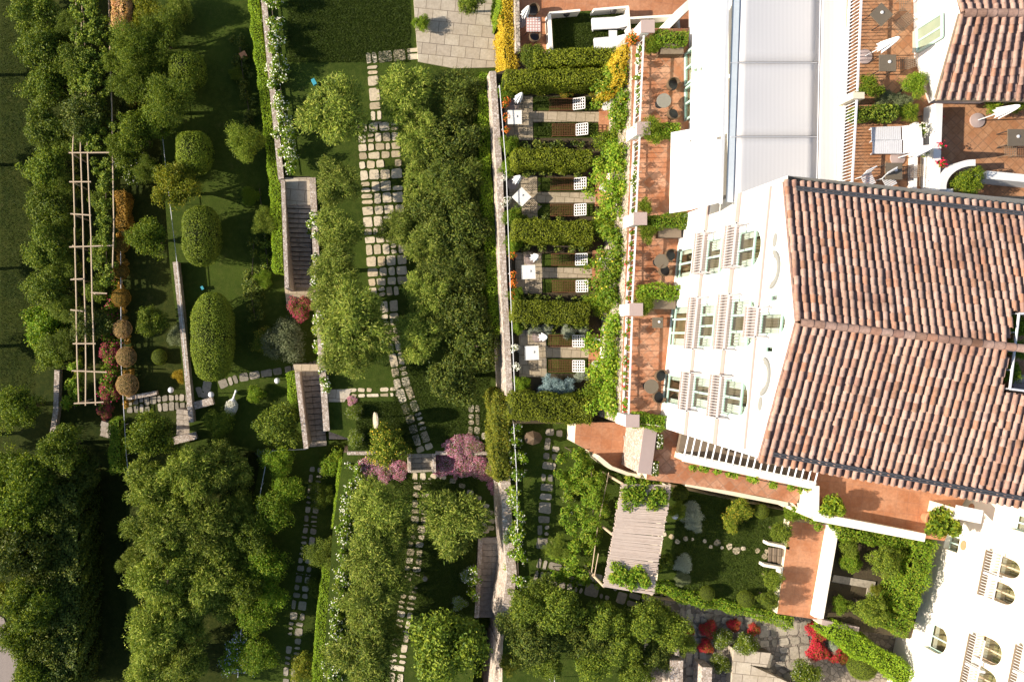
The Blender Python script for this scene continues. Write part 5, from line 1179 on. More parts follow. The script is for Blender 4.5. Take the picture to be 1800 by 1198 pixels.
for k_, x, y, r_, z, lb, gp in ROWS:
    tall = k_ in ('green', 'dark', 'fine', 'olive', 'gold', 'lemon')
    if k_ == 'pinkbed': r_ *= 1.12
    plant(k_, x, y, r_*(1.06 if tall and r_ > 26 else 1), z, lb, gp, sz=.45 if k_ == 'pinkbed' else 1.0 if not tall else 0.85 if x < 0 else 1.0 if y < 640 and z <= -13.5 else 1.3 if z <= -13.5 else 1.4 if z <= -12 else 1.2 if z <= -12 else 1.35 if z <= -11 and x < 440 else 1.0)
# clipped topiaries of their own shape
def topiary(label, x, y, rx, ry, zg, h, leaf='clip'):
    c = P(x, y, zg+h*.75); a, b_ = rx*t(zg+h*.75), ry*t(zg+h*.75); root = thing('topiary', label, 'topiary', (c.x, c.y, zg), 'rounded clipped topiaries on the dark lawn')
    n = int(1100*a*b_*4.5); d = sph(n); d[:, 2] = np.abs(d[:, 2])*np.where(RNG.random(n) < .85, 1, -1); p_ = 2.6
    q = np.sign(d)*np.abs(d)**(2/p_); q = q/np.maximum((np.abs(q)**p_).sum(1, keepdims=True)**(1/p_), 1e-6); pos = q*np.array([a, b_, h*.5]); nr = unit(q/np.array([a, b_, h*.5]))
    pos += nr*(lump(pos, .05, 1.6)+RNG.normal(0, .035, (n, 1))); pos = pos+np.array([c.x, c.y, zg+h*.52]); m = M(); m.leaves(quads(pos, nr, .09, .055, jit=.45))
    m.lathe((c.x, c.y, zg+h*.52), [(max(0.93*math.cos(u), .01), 0.93*h*.5*math.sin(u)) for u in np.linspace(-1.57, 1.57, 12)], 20, 1, a, b_)
    obj('clipped_crown', m, [L[leaf], mt_core], root); s = M(); s.bar((c.x, c.y, zg-.2), (c.x, c.y, zg+h*.4), .1, 7); obj('stem', s, mt_bark, root)
topiary('clipped round topiary, topmost on the dark lawn', 325, 118, 32, 29, -11, 3.2)
topiary('clipped oval topiary above the yellowing citrus tree', 338, 264, 31, 36, -11, 3.2)
topiary('clipped oval topiary below the yellowing citrus tree', 351, 412, 33, 52, -11, 3.3)
topiary('largest clipped topiary, a long barrel beside the lichen splashed wall', 371, 592, 37, 78, -11, 3.3)
# hedges
hedge('long narrow clipped hedge beside the stone wall with white roses', [(441, -50), (452, 60), (468, 190), (484, 330), (488, 478)], 17, -11, 1.9, 'grassy')
hedge('narrow clipped hedge on the left of the lower stair', [(512, 655), (522, 735)], 17, -11, 1.6, 'grassy')
hedge('long narrow clipped hedge beside the shaded stepping stones, upper piece', [(606, 808), (593, 930)], 17, -10.8, 2, 'grassy')
hedge('long narrow clipped hedge beside the shaded stepping stones, lower piece', [(580, 985), (570, 1060), (560, 1198), (557, 1260)], 21, -10.8, 2.2, 'grassy')
hedge('tall clipped hedge along the pink stone wall', [(851, 130), (853, 300), (866, 480), (872, 590)], 19, -7, 2.5, 'grassy')
hedge('shaggy hedge at the lower end of the pink stone wall', [(884, 690), (882, 780), (884, 845)], 24, -7.2, 3.2, 'gold', dens=380, ln=.16, wd=.06, rough=.14, name='shaggy_hedge')
HG = 'hedges between the patios'
hedge('first patio hedge, nearest the padded loungers', [(940, 102), (1084, 97)], 28, -4, 1.9, group=HG)
hedge('second patio hedge, above the first pair of checked loungers', [(890, 136), (960, 136), (1068, 132)], 26, -4, 1.9, group=HG)
hedge('third patio hedge, between the grey tiled patio and the diamond table', [(905, 276), (1040, 278)], 30, -4, 1.9, group=HG)
hedge('fourth patio hedge, between the diamond table and the square table', [(905, 403), (1042, 408)], 36, -4, 1.9, group=HG)
hedge('fifth patio hedge, above the silver shrubs', [(905, 545), (1036, 551)], 36, -4, 1.9, group=HG)
hedge('sixth and thickest patio hedge, below the blue shrub', [(902, 712), (1040, 722)], 46, -4, 1.9, rough=.1, group=HG)
hedge('bright yellow hedge along the plaza', [(893, -50), (894, 60), (900, 118)], 17, -6.9, 3.2, 'yellow', rough=.1, name='yellow_hedge')
hedge('slim green hedge left of the bright yellow one', [(884, -50), (884, 28)], 10, -6.9, 3, 'grassy')
hedge('orange yellow hedge at the top of the balustrade', [(1104, 80), (1086, 150)], 17, -4, 3.6, 'yellow', rough=.14, name='yellow_hedge')
PG = 'planter hedges of the front terrace'
for (a, b_, lb) in (((1155, 66), (1210, 68), 'planter hedge at the top of the front terrace'), ((1156, 228), (1196, 228), 'planter hedge ending at the awning corner'), ((1146, 390), (1210, 386), 'planter hedge above the twin brown chairs'), ((1130, 513), (1200, 514), 'planter hedge above the square parasol base'), ((1118, 738), (1170, 743), 'planter hedge at the lowest corner of the front terrace')):
    hedge(lb, [a, b_], 24, 0, 1.0, 'vine', rough=.09, group=PG)
hedge('dark green hedge in the roof terrace planter', [(1508, 196), (1578, 196)], 22, 6.6, .9, 'green')
hedge('low green hedge along the foot of the topiary garden', [(1152, 1030), (1230, 1056), (1300, 1070), (1395, 1094)], 18, -4.4, 1.1, 'vine', rough=.12)
hedge('added tall hedge under the trees, shading the dark corridor from its left', [(112, 850), (118, 1000), (112, 1240)], 44, -15, 4.2, 'dark', dens=260, ln=.18, wd=.1, rough=.25, name='added_shade_hedge')  # added to stop low sun passing under the crowns into the corridor
hedge('long clipped hedge slanting to the cream house', [(1462, 1105), (1510, 1135), (1560, 1165), (1600, 1195)], 34, -4.6, 1.9, 'grassy', rough=.1)
hedge('broad leafy hedge against the cream house front', [(1630, 950), (1612, 1020), (1592, 1080)], 36, -3.3, 1.8, 'vine', rough=.14)
hedge('leafy hedge along the top of the rose garden', [(1482, 938), (1560, 948), (1625, 958)], 20, -3.3, 1.4, 'vine', rough=.12)
hedge('leafy hedge at the foot of the rose garden', [(1545, 1085), (1600, 1105)], 30, -3.3, 1.6, 'vine', rough=.12)
hedge('orange brown clipped hedge below the pale flowered shrub', [(211, 335), (213, 400)], 17, -12.2, 1.6, 'rust', rough=.1)
hedge('orange pink clipped hedge at the top beside the golden tree', [(205, -30), (207, 45)], 22, -12.2, 1.9, 'pink', rough=.12)
hedge('yellow green hedge running below the crimson bougainvillea', [(200, 740), (203, 830)], 20, -13, 2, 'vine', rough=.14)
# climbers
climber('white rose hedge spilling over the upper stone wall', [(470, -40), (482, 80), (495, 190), (508, 300)], 30, -8, -5.5, 'vine', 'white_rose_hedge', 'rose hedge', 110, .15, .09, .26, 'white', 1500, .095)
climber('white rose creeper on the parapet between both stairs', [(553, 370), (556, 480), (562, 560), (570, 660), (577, 690)], 18, -8, -6.3, 'vine', 'white_rose_hedge', 'rose hedge', 90, .15, .09, .24, 'white', 700, .1)
climber('white rose hedge on the wall below the short pink bed', [(624, 810), (612, 880), (602, 980), (592, 1080), (580, 1200)], 26, -8.5, -7.2, 'vine', 'white_rose_hedge', 'rose hedge', 95, .15, .09, .25, 'white', 1000, .095)
climber('white rose hedge with handrail beside the flagstone path', [(906, 750), (910, 850), (912, 940), (915, 1030)], 24, -5.2, -3.9, 'vine', 'white_rose_hedge', 'rose hedge', 95, .15, .09, .25, 'white', 450, .095)
for lb, a, b_ in (('beside the first lounger pair', (1100, 110), (1098, 215)), ('beside the diamond table patio', (1096, 250), (1090, 375)), ('beside the square table patio', (1088, 400), (1082, 530)), ('beside the last patio', (1082, 550), (1074, 725))):
    climber('climbing greenery under the balustrade '+lb, [a, b_], 52, -3.4, -.3, 'vine', dens=110, cl=.42, fl='yellow', nfl=60, group='climbers under the balustrade')
climber('vines covering the upper part of the wooden pergola', [(155, -20), (158, 110), (160, 262)], 66, -11.3, -10.4, 'green', 'pergola_vine', 'vine', 100, gap=.2, group='vines on the pergola')
climber('vines covering the middle part of the wooden pergola', [(182, 280), (184, 500)], 34, -11.4, -10.5, 'green', 'pergola_vine', 'vine', 90, gap=.2, group='vines on the pergola')
climber('vines covering the lower end of the wooden pergola', [(128, 640), (125, 720)], 40, -13.4, -12, 'vine', 'pergola_vine', 'vine', 70, gap=.3, group='vines on the pergola')
climber('yellow green ground vine along the left side of the pergola', [(124, -20), (130, 300), (132, 480), (136, 700)], 14, -13, -12.3, 'gold', 'ground_vine', 'vine', 60, gap=.2)
climber('orange brown creeper strip linking the clipped tan shrubs', [(212, 400), (213, 520), (217, 600), (224, 690), (222, 720)], 13, -12.2, -11.6, 'rust', 'low_creeper', 'creeper', 80, cl=.2)
for (xa, ya, xb, yb, lb) in ((1126, 78, 1122, 222, 'at the grey table'), (1120, 250, 1115, 378, 'by the white awning corner'), (1113, 404, 1108, 532, 'facing the twin brown chairs'), (1107, 560, 1100, 722, 'by the square parasol base')):
    climber('flower boxes lining the inside of the front balustrade '+lb, [(xa, ya), (xb, yb)], 7, .1, .62, 'vine', 'flower_row', 'flowers', 60, .1, .07, .13, 'red' if ya > 400 else 'white', 120, .08, gap=-1.0, group='flower rows inside the balustrade')
for y, lb in ((254, 'above the third patio hedge'), (300, 'below the third patio hedge'), (388, 'above the fourth patio hedge'), (431, 'below the fourth patio hedge'), (528, 'above the fifth patio hedge'), (570, 'below the fifth patio hedge')):
    climber('low dark planting in the shady strip '+lb, [(915, y), (1040, y+2)], 14, -4, -3.5, 'dark', 'low_planting', 'plants', 60, gap=-.2, cl=.22, group='shady planting between the patios')
climber('tangle of flowering creeper between pergola and pinkish shrubs', [(196, 480), (194, 600), (190, 720)], 30, -13, -11.9, 'vine', 'flowering_creeper', 'creeper', 70, fl='magenta', nfl=500)
climber('straggling dark plants along the upper part of the long narrow hedge', [(418, 60), (428, 150), (440, 210)], 22, -11, -10.2, 'dark', 'creeper', 'creeper', 60, gap=.3)
climber('straggling dark plants on the dark lawn left of the long stair', [(445, 420), (440, 520), (448, 560)], 26, -11, -10.3, 'dark', 'creeper', 'creeper', 60, gap=.4)
climber('creepers edging the dark lawn above the clipped hedge', [(455, 330), (462, 400), (470, 470)], 20, -11, -10.2, 'green', 'creeper', 'creeper', 60, gap=.3)
climber('thick sunlit vine mass on the garden trellis', [(1010, 795), (1040, 860), (1030, 940), (1010, 1010)], 60, -5, -3, 'vine', 'trellis_vine', 'vine', 85, .17, .09, .3)
climber('vine mass at the foot of the garden trellis', [(980, 1005), (1060, 1030)], 24, -5, -4, 'vine', 'trellis_vine', 'vine', 80)
climber('yellow green creeper on the upper part of the bamboo pergola roof', [(1100, 868), (1168, 878)], 40, -1.6, -1.1, 'vine', 'roof_creeper', 'creeper', 150, gap=-.6, cl=.3)
climber('dark green creeper on the lower part of the bamboo pergola roof', [(1078, 1010), (1140, 1022)], 34, -1.6, -1.1, 'vine', 'roof_creeper', 'creeper', 150, gap=-.6, cl=.3)
climber('creeper trailing along the cream parapet', [(1215, 818), (1290, 833), (1350, 847), (1425, 862)], 12, -.6, .1, 'vine', 'trailing_creeper', 'creeper', 70, cl=.2)
climber('creeper hanging below the parapet corner', [(1398, 892), (1440, 918), (1480, 930)], 18, -2.4, -1.2, 'vine', 'trailing_creeper', 'creeper', 70, cl=.22)
climber('flowers in pots left of the white dividing wall', [(1630, 200), (1630, 250), (1625, 325)], 12, 6.7, 7.4, 'green', 'flower_row', 'flowers', 80, .1, .06, .15, 'white', 160, .09)
climber('flowers in pots right of the white dividing wall', [(1655, 190), (1656, 260), (1652, 320)], 12, 6.7, 7.4, 'green', 'flower_row', 'flowers', 80, .1, .06, .15, 'red', 140, .09)
for i, (y0, y1, lb) in enumerate(((170, 240, 'first'), (445, 520, 'third'))):
    climber('orange flowers along the wall of the %s patio' % lb, [(888+i*12, y0), (892+i*12, y1)], 8, -4, -3.3, 'green', 'flower_row', 'flowers', 60, .1, .06, .16, 'orange', 160, .09)
for i, (y0, y1, lb) in enumerate(((310, 365, 'second'), (590, 660, 'last'))):
    climber('white flowers along the wall of the %s patio' % lb, [(889+i*16, y0), (892+i*16, y1)], 8, -4, -3.3, 'green', 'flower_row', 'flowers', 60, .1, .06, .16, 'white', 200, .09)
climber('bougainvillea with orange flowers at the top of the balustrade', [(1118, 60), (1112, 90)], 14, -2, .6, 'citrus', 'flowering_creeper', 'creeper', 70, fl='orange', nfl=160)
climber('bright leafy creeper crossing the foot of the cream house', [(1633, 1150), (1640, 1180), (1642, 1230)], 8, -2.5, -2, 'vine', 'wall_creeper', 'creeper', 70, cl=.18)
climber('rose creeper with white flowers along the last dark parapet of the stair', [(835, 1000), (832, 1060)], 14, -7.8, -6.8, 'vine', 'white_rose_hedge', 'rose hedge', 60, fl='white', nfl=80)
climber('palm fronds and vines covering the trellis beside the bamboo roof', [(1045, 830), (1050, 880), (1045, 960)], 34, -4, -2.6, 'vine', 'trellis_vine', 'vine', 70, .24, .05, .3)
# ground cover: grass tufts on the sunny lawns
gp = []
for (poly, z, n) in (([(505, 0), (720, 110)], -7, 26000), ([(690, 640), (860, 780)], -7, 16000), ([(625, 705), (735, 790)], -7, 9000), ([(690, 840), (840, 1080)], -7.8, 24000), ([(0, 0), (60, 700)], -15.2, 12000), ([(975, 25), (1100, 90)], -3.86, 8000), ([(1185, 870), (1360, 1060)], -3.5, 16000), ([(940, 170), (1040, 190)], -3.96, 2500), ([(945, 215), (1040, 240)], -3.96, 2500)):
    a = P(*poly[0], z); b_ = P(*poly[1], z); q = np.c_[RNG.uniform(a.x, b_.x, n), RNG.uniform(b_.y, a.y, n), np.full(n, z+.04)]
    d = RNG.normal(0, .45, (n, 3)); d[:, 2] = 1; gp.append(quads(q, unit(np.c_[RNG.normal(0, 1, (n, 2)), np.full(n, .5)]), .1, .03, axis=unit(d), jit=.2))
m = M(); m.leaves(np.concatenate(gp)); gr = obj('grass', m, M_leaf('grass_blade', [(.03,.05,.008), (.055,.085,.011), (.085,.115,.018)], .3)); gr['kind'] = 'stuff'; gr['label'] = 'short green grass growing on the lawns'; gr['category'] = 'grass'
# ------------------------------------------------------------------ furniture and small things
PROTO = {}
def T(nm, cat): return thing(nm, nm, cat)
def round_table(nm, r, h, mat):
    o = T(nm, 'table'); m = M(); m.lathe((0, 0, 0), [(.01, h-.035), (r, h-.035), (r, h-.005), (r-.01, h)], 28); obj('tabletop', m, mat, o); m = M(); m.bar((0, 0, 0), (0, 0, h-.04), .035, 8); obj('pedestal', m, mt_black, o)
    m = M(); m.lathe((0, 0, 0), [(.22, 0), (.22, .02), (.05, .05)], 16); obj('base', m, mt_black, o); return o
def square_table(nm, a, h, mat, hole=True, b_=None):
    o = T(nm, 'table'); b_ = b_ or a; m = M(); m.box((0, 0, h-.02), (a, b_, .04)); obj('tabletop', m, mat, o)
    for sx in (-1, 1):
        for sy in (-1, 1): m = M(); m.bar((sx*(a/2-.06), sy*(b_/2-.06), 0), (sx*(a/2-.06), sy*(b_/2-.06), h-.04), .022, 6); obj('leg', m, mt_black, o)
    if hole: m = M(); m.lathe((.08, .05, h), [(.07, 0), (.07, .03), (.03, .05), (.001, .05)], 12); obj('lamp', m, mt_white, o)
    return o
def tub_chair(nm, mat, cush):
    o = T(nm, 'chair'); m = M(); m.lathe((0, 0, 0), [(.26, .36), (.29, .4), (.27, .44), (.001, .45)], 18); obj('seat', m, cush, o)
    m = M(); m.lathe((0, 0, 0), [(.27, .3), (.31, .44), (.34, .62), (.33, .74), (.3, .74), (.3, .6), (.27, .44)], 18, 0, 1, 1, math.radians(-120), math.radians(120)); obj('backrest', m, mat, o)
    for a in (.8, 2.35, 3.9, 5.5): m = M(); m.bar((.24*math.cos(a), .24*math.sin(a), .36), (.29*math.cos(a), .29*math.sin(a), 0), .02, 6); obj('leg', m, mat, o)
    return o
def lattice(m, c, ux, uy, lx, ly, n1, n2, w_=.02, mi=0, th=.012):
    c = Vector(c); ux = Vector(ux).normalized(); uy = Vector(uy).normalized(); nz = ux.cross(uy)
    def stripq(p, q, d):
        s = d*w_/2; a, b_, e, f = p-s, p+s, q+s, q-s
        m.poly([a+nz*th, b_+nz*th, e+nz*th, f+nz*th], mi); m.poly([a, f, e, b_], mi); m.poly([a, a+nz*th, f+nz*th, f], mi); m.poly([b_, e, e+nz*th, b_+nz*th], mi)
    for i in range(n1+1): p = c+ux*lx*(i/n1-.5); stripq(p-uy*ly/2, p+uy*ly/2, ux)
    for i in range(n2+1): p = c+uy*ly*(i/n2-.5)+nz*.003; stripq(p-ux*lx/2, p+ux*lx/2, uy)
def wire_chair(nm, mat):
    o = T(nm, 'chair'); m = M(); lattice(m, (0, 0, .44), (1, 0, 0), (0, 1, 0), .5, .5, 6, 6, .016); obj('seat', m, mat, o)
    m = M(); lattice(m, (-.3, 0, .68), (-.25, 0, 1), (0, 1, 0), .46, .5, 5, 6, .016); obj('backrest', m, mat, o)
    for sx in (-1, 1):
        for sy in (-1, 1): m = M(); m.bar((sx*.24, sy*.24, 0), (sx*.24, sy*.24, .44), .014, 5); obj('leg', m, mat, o)
    return o
def lattice_lounger(nm):
    o = T(nm, 'sun lounger'); m = M(); lattice(m, (-.35, 0, .36), (1, 0, 0), (0, 1, 0), 1.4, .64, 14, 7, .018); obj('bed', m, mt_rust, o)
    m = M(); lattice(m, (.62, 0, .52), (1, 0, .55), (0, 1, 0), .66, .64, 5, 4, .05); obj('backrest', m, mt_railw, o)
    m = M()
    for sy in (-1, 1): m.bar((-1.06, sy*.34, .34), (.36, sy*.34, .34), .02, 6)
    obj('frame', m, mt_rust, o)
    for sx in (-1, .3):
        for sy in (-1, 1): m = M(); m.bar((sx, sy*.32, 0), (sx, sy*.32, .34), .02, 6); obj('leg', m, mt_rust, o)
    return o
def padded_lounger(nm):
    o = T(nm, 'sun lounger'); m = M(); m.box((-.35, 0, .4), (1.35, .68, .12)); me = obj('mattress', m, mt_cush, o); bv = me.modifiers.new('b', 'BEVEL'); bv.width = .03; bv.segments = 2
    m = M(); m.box((.62, 0, .56), (.72, .68, .12), 0, 0, -.5); me = obj('backrest', m, mt_cush, o); bv = me.modifiers.new('b', 'BEVEL'); bv.width = .03; bv.segments = 2
    m = M(); m.box((-.05, 0, .3), (1.95, .64, .06)); obj('frame', m, mt_white, o)
    for sx in (-.9, .8):
        for sy in (-1, 1): m = M(); m.box((sx, sy*.28, .14), (.06, .06, .28)); obj('leg', m, mt_white, o)
    return o
def slat_lounger(nm):
    o = T(nm, 'sun lounger'); m = M()
    for i in range(16): m.box((-.95+i*.083, 0, .34), (.068, .62, .025))
    obj('bed', m, mt_white, o); m = M()
    for i in range(9): m.box((.42+i*.075, 0, .36+i*.035), (.068, .62, .025), 0, 0, -.42)
    obj('backrest', m, mt_white, o); m = M()
    for sy in (-1, 1): m.box((-.25, sy*.3, .3), (1.5, .04, .05))
    obj('frame', m, mt_white, o)
    for sx in (-.85, .3):
        for sy in (-1, 1): m = M(); m.box((sx, sy*.28, .14), (.05, .05, .28)); obj('leg', m, mt_white, o)
    return o
def slat_chair(nm):
    o = T(nm, 'chair'); m = M()
    for i in range(7): m.box((-.24+i*.08, 0, .44), (.055, .5, .025))
    obj('seat', m, mt_white, o); m = M()
    for i in range(6): m.bar((-.26, -.22+i*.088, .46), (-.42, -.22+i*.088, .98), .018, 5)
    m.bar((-.42, -.25, .98), (-.42, .25, .98), .028, 6); m.bar((-.26, -.25, .5), (-.26, .25, .5), .022, 6); obj('backrest', m, mt_white, o)
    for sx in (-1, 1):
        for sy in (-1, 1): m = M(); m.bar((sx*.24, sy*.23, 0), (sx*.24, sy*.23, .44), .02, 6); obj('leg', m, mt_white, o)
    return o
def parasol(nm, h=2.4):
    o = T(nm, 'parasol'); m = M(); m.lathe((0, 0, 0), [(.33, 0), (.33, .06), (.06, .1)], 20); obj('base', m, mt_band, o); m = M(); m.bar((0, 0, .05), (0, 0, h), .025, 8); obj('pole', m, mt_white, o)
    m = M(); b = 0; prof = [(.2, h*.48), (.17, h*.6), (.13, h*.75), (.08, h*.92), (.03, h)]; n = 24
    for (r, z) in prof:
        for i in range(n): a = 2*math.pi*i/n; rr = r*(1+.28*(1 if i % 3 == 0 else -.5)); m.v.append((rr*math.cos(a), rr*math.sin(a), z+(.06*(i % 3) if z < h*.5 else 0)))
    for j in range(len(prof)-1):
        for i in range(n): i2 = (i+1) % n; m.f.append((j*n+i, j*n+i2, (j+1)*n+i2, (j+1)*n+i)); m.m.append(0)
    obj('folded_canopy', m, mt_cush, o); return o
def globe_lamp(nm, mat, h=.9, r=.17):
    o = T(nm, 'lamp'); m = M(); m.bar((0, 0, 0), (0, 0, h), .03, 6); obj('post', m, mt_black, o); m = M(); m.ball((0, 0, h+r*.8), r, 16); obj('globe', m, mat, o, True); return o
def side_table(nm):
    o = T(nm, 'side table'); m = M(); m.lathe((0, 0, 0), [(.001, .42), (.25, .42), (.25, .46), (.001, .46)], 22); obj('tabletop', m, mt_cush, o); m = M(); m.lathe((0, 0, 0), [(.15, 0), (.05, .2), (.12, .42)], 14); obj('pedestal', m, mt_white, o); return o
def pot(nm, r=.3, key='citrus'):
    o = T(nm, 'potted plant'); m = M(); m.lathe((0, 0, 0), [(r*.6, 0), (r*.95, r*1.3), (r*1.05, r*1.35), (r*1.05, r*1.5), (r*.85, r*1.5), (r*.85, r*1.3), (.01, r*1.3)], 18); obj('pot', m, mt_pot, o)
    m = M(); a = crown_arr('citrus', r*2.1, .8)[::3]+np.array([0, 0, r*2.7]); m.leaves(a); obj('foliage', m, L[key], o); m = M(); m.bar((0, 0, r), (0, 0, r*2.4), .03, 6); obj('stem', m, mt_bark, o); return o
def pr(nm, f, *a):
    if nm not in PROTO: PROTO[nm] = Proto(f(nm, *a))
    return PROTO[nm]
def put(nm, f, args, x, y, z, rot, label, group=None, h=.4, sc=1):
    p = P(x, y, z+h); return pr(nm, f, *args)((p.x, p.y, z), math.radians(rot), label, group, sc)
# patios of the terrace: paving, loungers, chairs, tables
pv = M()
for (x0, y0, x1, y1) in ((888, 168, 936, 246), (936, 196, 1056, 214), (895, 308, 944, 384), (944, 338, 1046, 356), (906, 444, 952, 516), (952, 470, 1040, 488), (912, 580, 960, 662), (958, 608, 1036, 628)):
    q = [P(x0, y0, -3.95), P(x1, y0+1, -3.95), P(x1+1, y1, -3.95), P(x0+1, y1, -3.95)]; pv.prism(q, -4.2, -3.955+.004*(x0 % 3))
struct('patio_paving', pv, mt_patio)
tp = M()
for (x0, y0, x1, y1) in ((1054, 172, 1072, 232), (1048, 300, 1072, 362), (1042, 440, 1070, 506), (1036, 588, 1060, 656)): tp.prism([P(x0, y0, -3.95), P(x1, y0, -3.95), P(x1-2, y1, -3.95), P(x0-2, y1, -3.95)], -4.2, -3.94)
struct('patio_floor', tp, mt_clay)
gz = M()
for (x0, y0, x1, y1) in ((938, 170, 1052, 194), (938, 216, 1052, 242), (946, 312, 1044, 336), (946, 358, 1044, 380), (954, 446, 1038, 469), (954, 490, 1038, 514), (961, 586, 1034, 607), (961, 630, 1034, 656)): gz.prism([P(x0, y0, -3.95), P(x1, y0, -3.95), P(x1-1, y1, -3.95), P(x0-1, y1, -3.95)], -4.2, -3.975)
struct('patio_lawn', gz, mt_lawn)
LG = 'checked sun loungers on the patios'
for (x, y, lb) in ((998, 183, 'upper checked lounger of the first patio'), (1003, 228, 'lower checked lounger of the first patio'), (1000, 323, 'upper checked lounger of the diamond table patio'), (1000, 369, 'lower checked lounger of the diamond table patio'), (1002, 456, 'upper checked lounger of the square table patio'), (1003, 503, 'lower checked lounger of the square table patio'), (997, 599, 'upper checked lounger of the last patio'), (997, 643, 'lower checked lounger of the last patio')):
    put('lattice_lounger', lattice_lounger, (), x, y, -4, 0, lb+', rust bed and white lattice head', LG)
put('square_table', square_table, (.8, .74, mt_whitetop), 905, 206, -4, 0, 'white square table in blue shade on the first patio', h=.74)
put('square_table', None, (), 917, 346, -4, 45, 'white square table turned like a diamond', h=.74)
put('square_table', None, (), 929, 478, -4, 2, 'white square table between two wire chairs, third patio', h=.74)
put('square_table', None, (), 935, 620, -4, 2, 'white square table on the last patio', h=.74)
for (x, y, r_, lb) in ((912, 188, -90, 'wire chair above the table of the first patio'), (912, 228, 90, 'wire chair below the table of the first patio'), (934, 328, 225, 'wire chair right above the diamond table'), (936, 362, 135, 'wire chair right below the diamond table'), (926, 455, -90, 'wire chair above the table of the third patio'), (938, 505, 90, 'wire chair below the table of the third patio'), (938, 594, -90, 'wire chair above the table of the last patio'), (938, 640, 90, 'wire chair below the table of the last patio')):
    put('wire_chair', wire_chair, (mt_black,), x, y, -4, r_, lb, 'wire chairs of the patios')
for (x, y, lb) in ((912, 172, 'closed white parasol on the first patio'), (909, 315, 'closed white parasol above the diamond table'), (940, 452, 'closed white parasol above the third patio table'), (955, 592, 'closed white parasol beside the silver shrubs')):
    put('closed_parasol', parasol, (), x, y, -4, R.uniform(0, 360), lb, 'closed parasols of the patios', h=1.5)
for (x, y, lb) in ((1066, 187, 'white round side table at the first patio'), (1061, 330, 'white round side table at the diamond table patio'), (1060, 459, 'white round side table at the third patio'), (1049, 601, 'upper white round side table at the last patio'), (1047, 641, 'lower white round side table at the last patio')):
    put('side_table', side_table, (), x, y, -3.94, 0, lb, 'white round side tables')
for (x, y, w_, l_, lb) in ((1058, 155, 14, 22, 'pale low block by the reddish shrubs'), (1079, 165, 14, 36, 'white bench like block under the climbing greenery at the top'), (1075, 322, 9, 36, 'white bench like block beside the diamond table patio'), (1071, 462, 7, 44, 'white bench like block beside the third patio'), (1063, 625, 9, 50, 'white flowered bench block beside the last patio')):
    p = P(x, y, -3.5); s = t(-3.5); m = M(); m.box((p.x, p.y, -3.68), (w_*s, l_*s, .55)); o = thing('white_bench', lb, 'bench', (p.x, p.y, -4), 'white blocks under the balustrade'); obj('seat', m, mt_plaster2, o); m = M(); m.box((p.x+w_*s*.3, p.y, -3.3), (.12, l_*s, .25)); obj('backrest', m, mt_plaster2, o)
# lounge terrace
put('padded_lounger', padded_lounger, (), 1072, 41, -3.86, 3, 'padded white sun lounger above the small white table')
put('padded_lounger', None, (), 1076, 75, -3.86, 5, 'padded white sun lounger below the small white table')
put('cube_table', square_table, (.46, .45, mt_cush, False), 1077, 61, -3.86, 0, 'small white square table between the padded loungers')
m_t = M_brick('patterned_tile', (.62,.6,.56), (.7,.68,.64), (.45,.25,.22), 1, 0, .16, .16, 0, .03, (.4,.3,.3), .3)
put('tile_table', square_table, (.82, .74, m_t, False), 938, 43, -3.9, 0, 'square table with a patterned tile top on the clay floor', h=.74)
put('dark_chair', tub_chair, (mt_brown, mt_black), 937, 19, -3.9, 90, 'dark tub chair above the patterned table')
put('dark_chair', None, (), 939, 66, -3.9, -90, 'dark tub chair below the patterned table')
put('closed_parasol', None, (), 924, 22, -3.9, 0, 'closed white parasol beside the patterned table', h=1.5)
put('dark_globe_lamp', globe_lamp, (mt_black, .35, .2), 995, 25, -3.86, 0, 'dark ball lamp on the lounge lawn by the wall opening')
put('dark_globe_lamp', None, (), 1077, 20, -3.86, 0, 'dark ball lamp behind the padded loungers')
put('pale_globe_lamp', globe_lamp, (mt_white, .8, .2), 304, 684, -12.2, 0, 'white globe lamp on the shaded lawn left of the lichen splashed wall')
put('pale_globe_lamp', None, (), 374, 692, -11, 0, 'white globe lamp between the big topiary and the white bird')
put('pale_globe_lamp', None, (), 489, 668, -11, 0, 'white globe lamp left of the narrow hedge at the lower stair')
put('pale_globe_lamp', None, (), 1180, 902, -3.5, 0, 'white globe lamp beside the upper silver dome')
put('pale_globe_lamp', None, (), 1005, 899, -5.2, 0, 'white globe lamp by the sunlit vine mass', sc=.85)
put('grey_globe_lamp', globe_lamp, (mt_greytop, .8, .16), 746, 1012, -7.8, 0, 'grey globe lamp on the lower lawn right of the path')
# front terrace
put('grey_round_table', round_table, (.38, .72, mt_greytop), 1167, 177, 0, 0, 'grey round table beside the glazed door', h=.7)
put('woven_chair', tub_chair, (mt_brown, mt_black), 1181, 150, 0, 130, 'woven tub chair above the grey round table')
put('woven_chair', None, (), 1182, 201, 0, 220, 'woven tub chair below the grey round table')
put('brown_round_table', round_table, (.38, .72, mt_top), 1163, 459, 0, 0, 'brown round table on the middle front terrace', h=.7)
put('woven_chair', None, (), 1177, 449, 0, 160, 'woven tub chair right of the middle brown round table')
put('woven_chair', None, (), 1167, 475, 0, 240, 'woven tub chair below the middle brown round table')
put('brown_round_table', None, (), 1145, 679, 0, 0, 'brown round table near the lowest planter', h=.7)
put('woven_chair', None, (), 1160, 660, 0, 140, 'woven tub chair above the lowest brown round table')
put('woven_chair', None, (), 1156, 697, 0, 230, 'woven tub chair below the lowest brown round table')
put('square_brown_table', square_table, (.55, .5, mt_top), 1156, 567, 0, 0, 'small dark square table with a white lamp on the front terrace', h=.5)
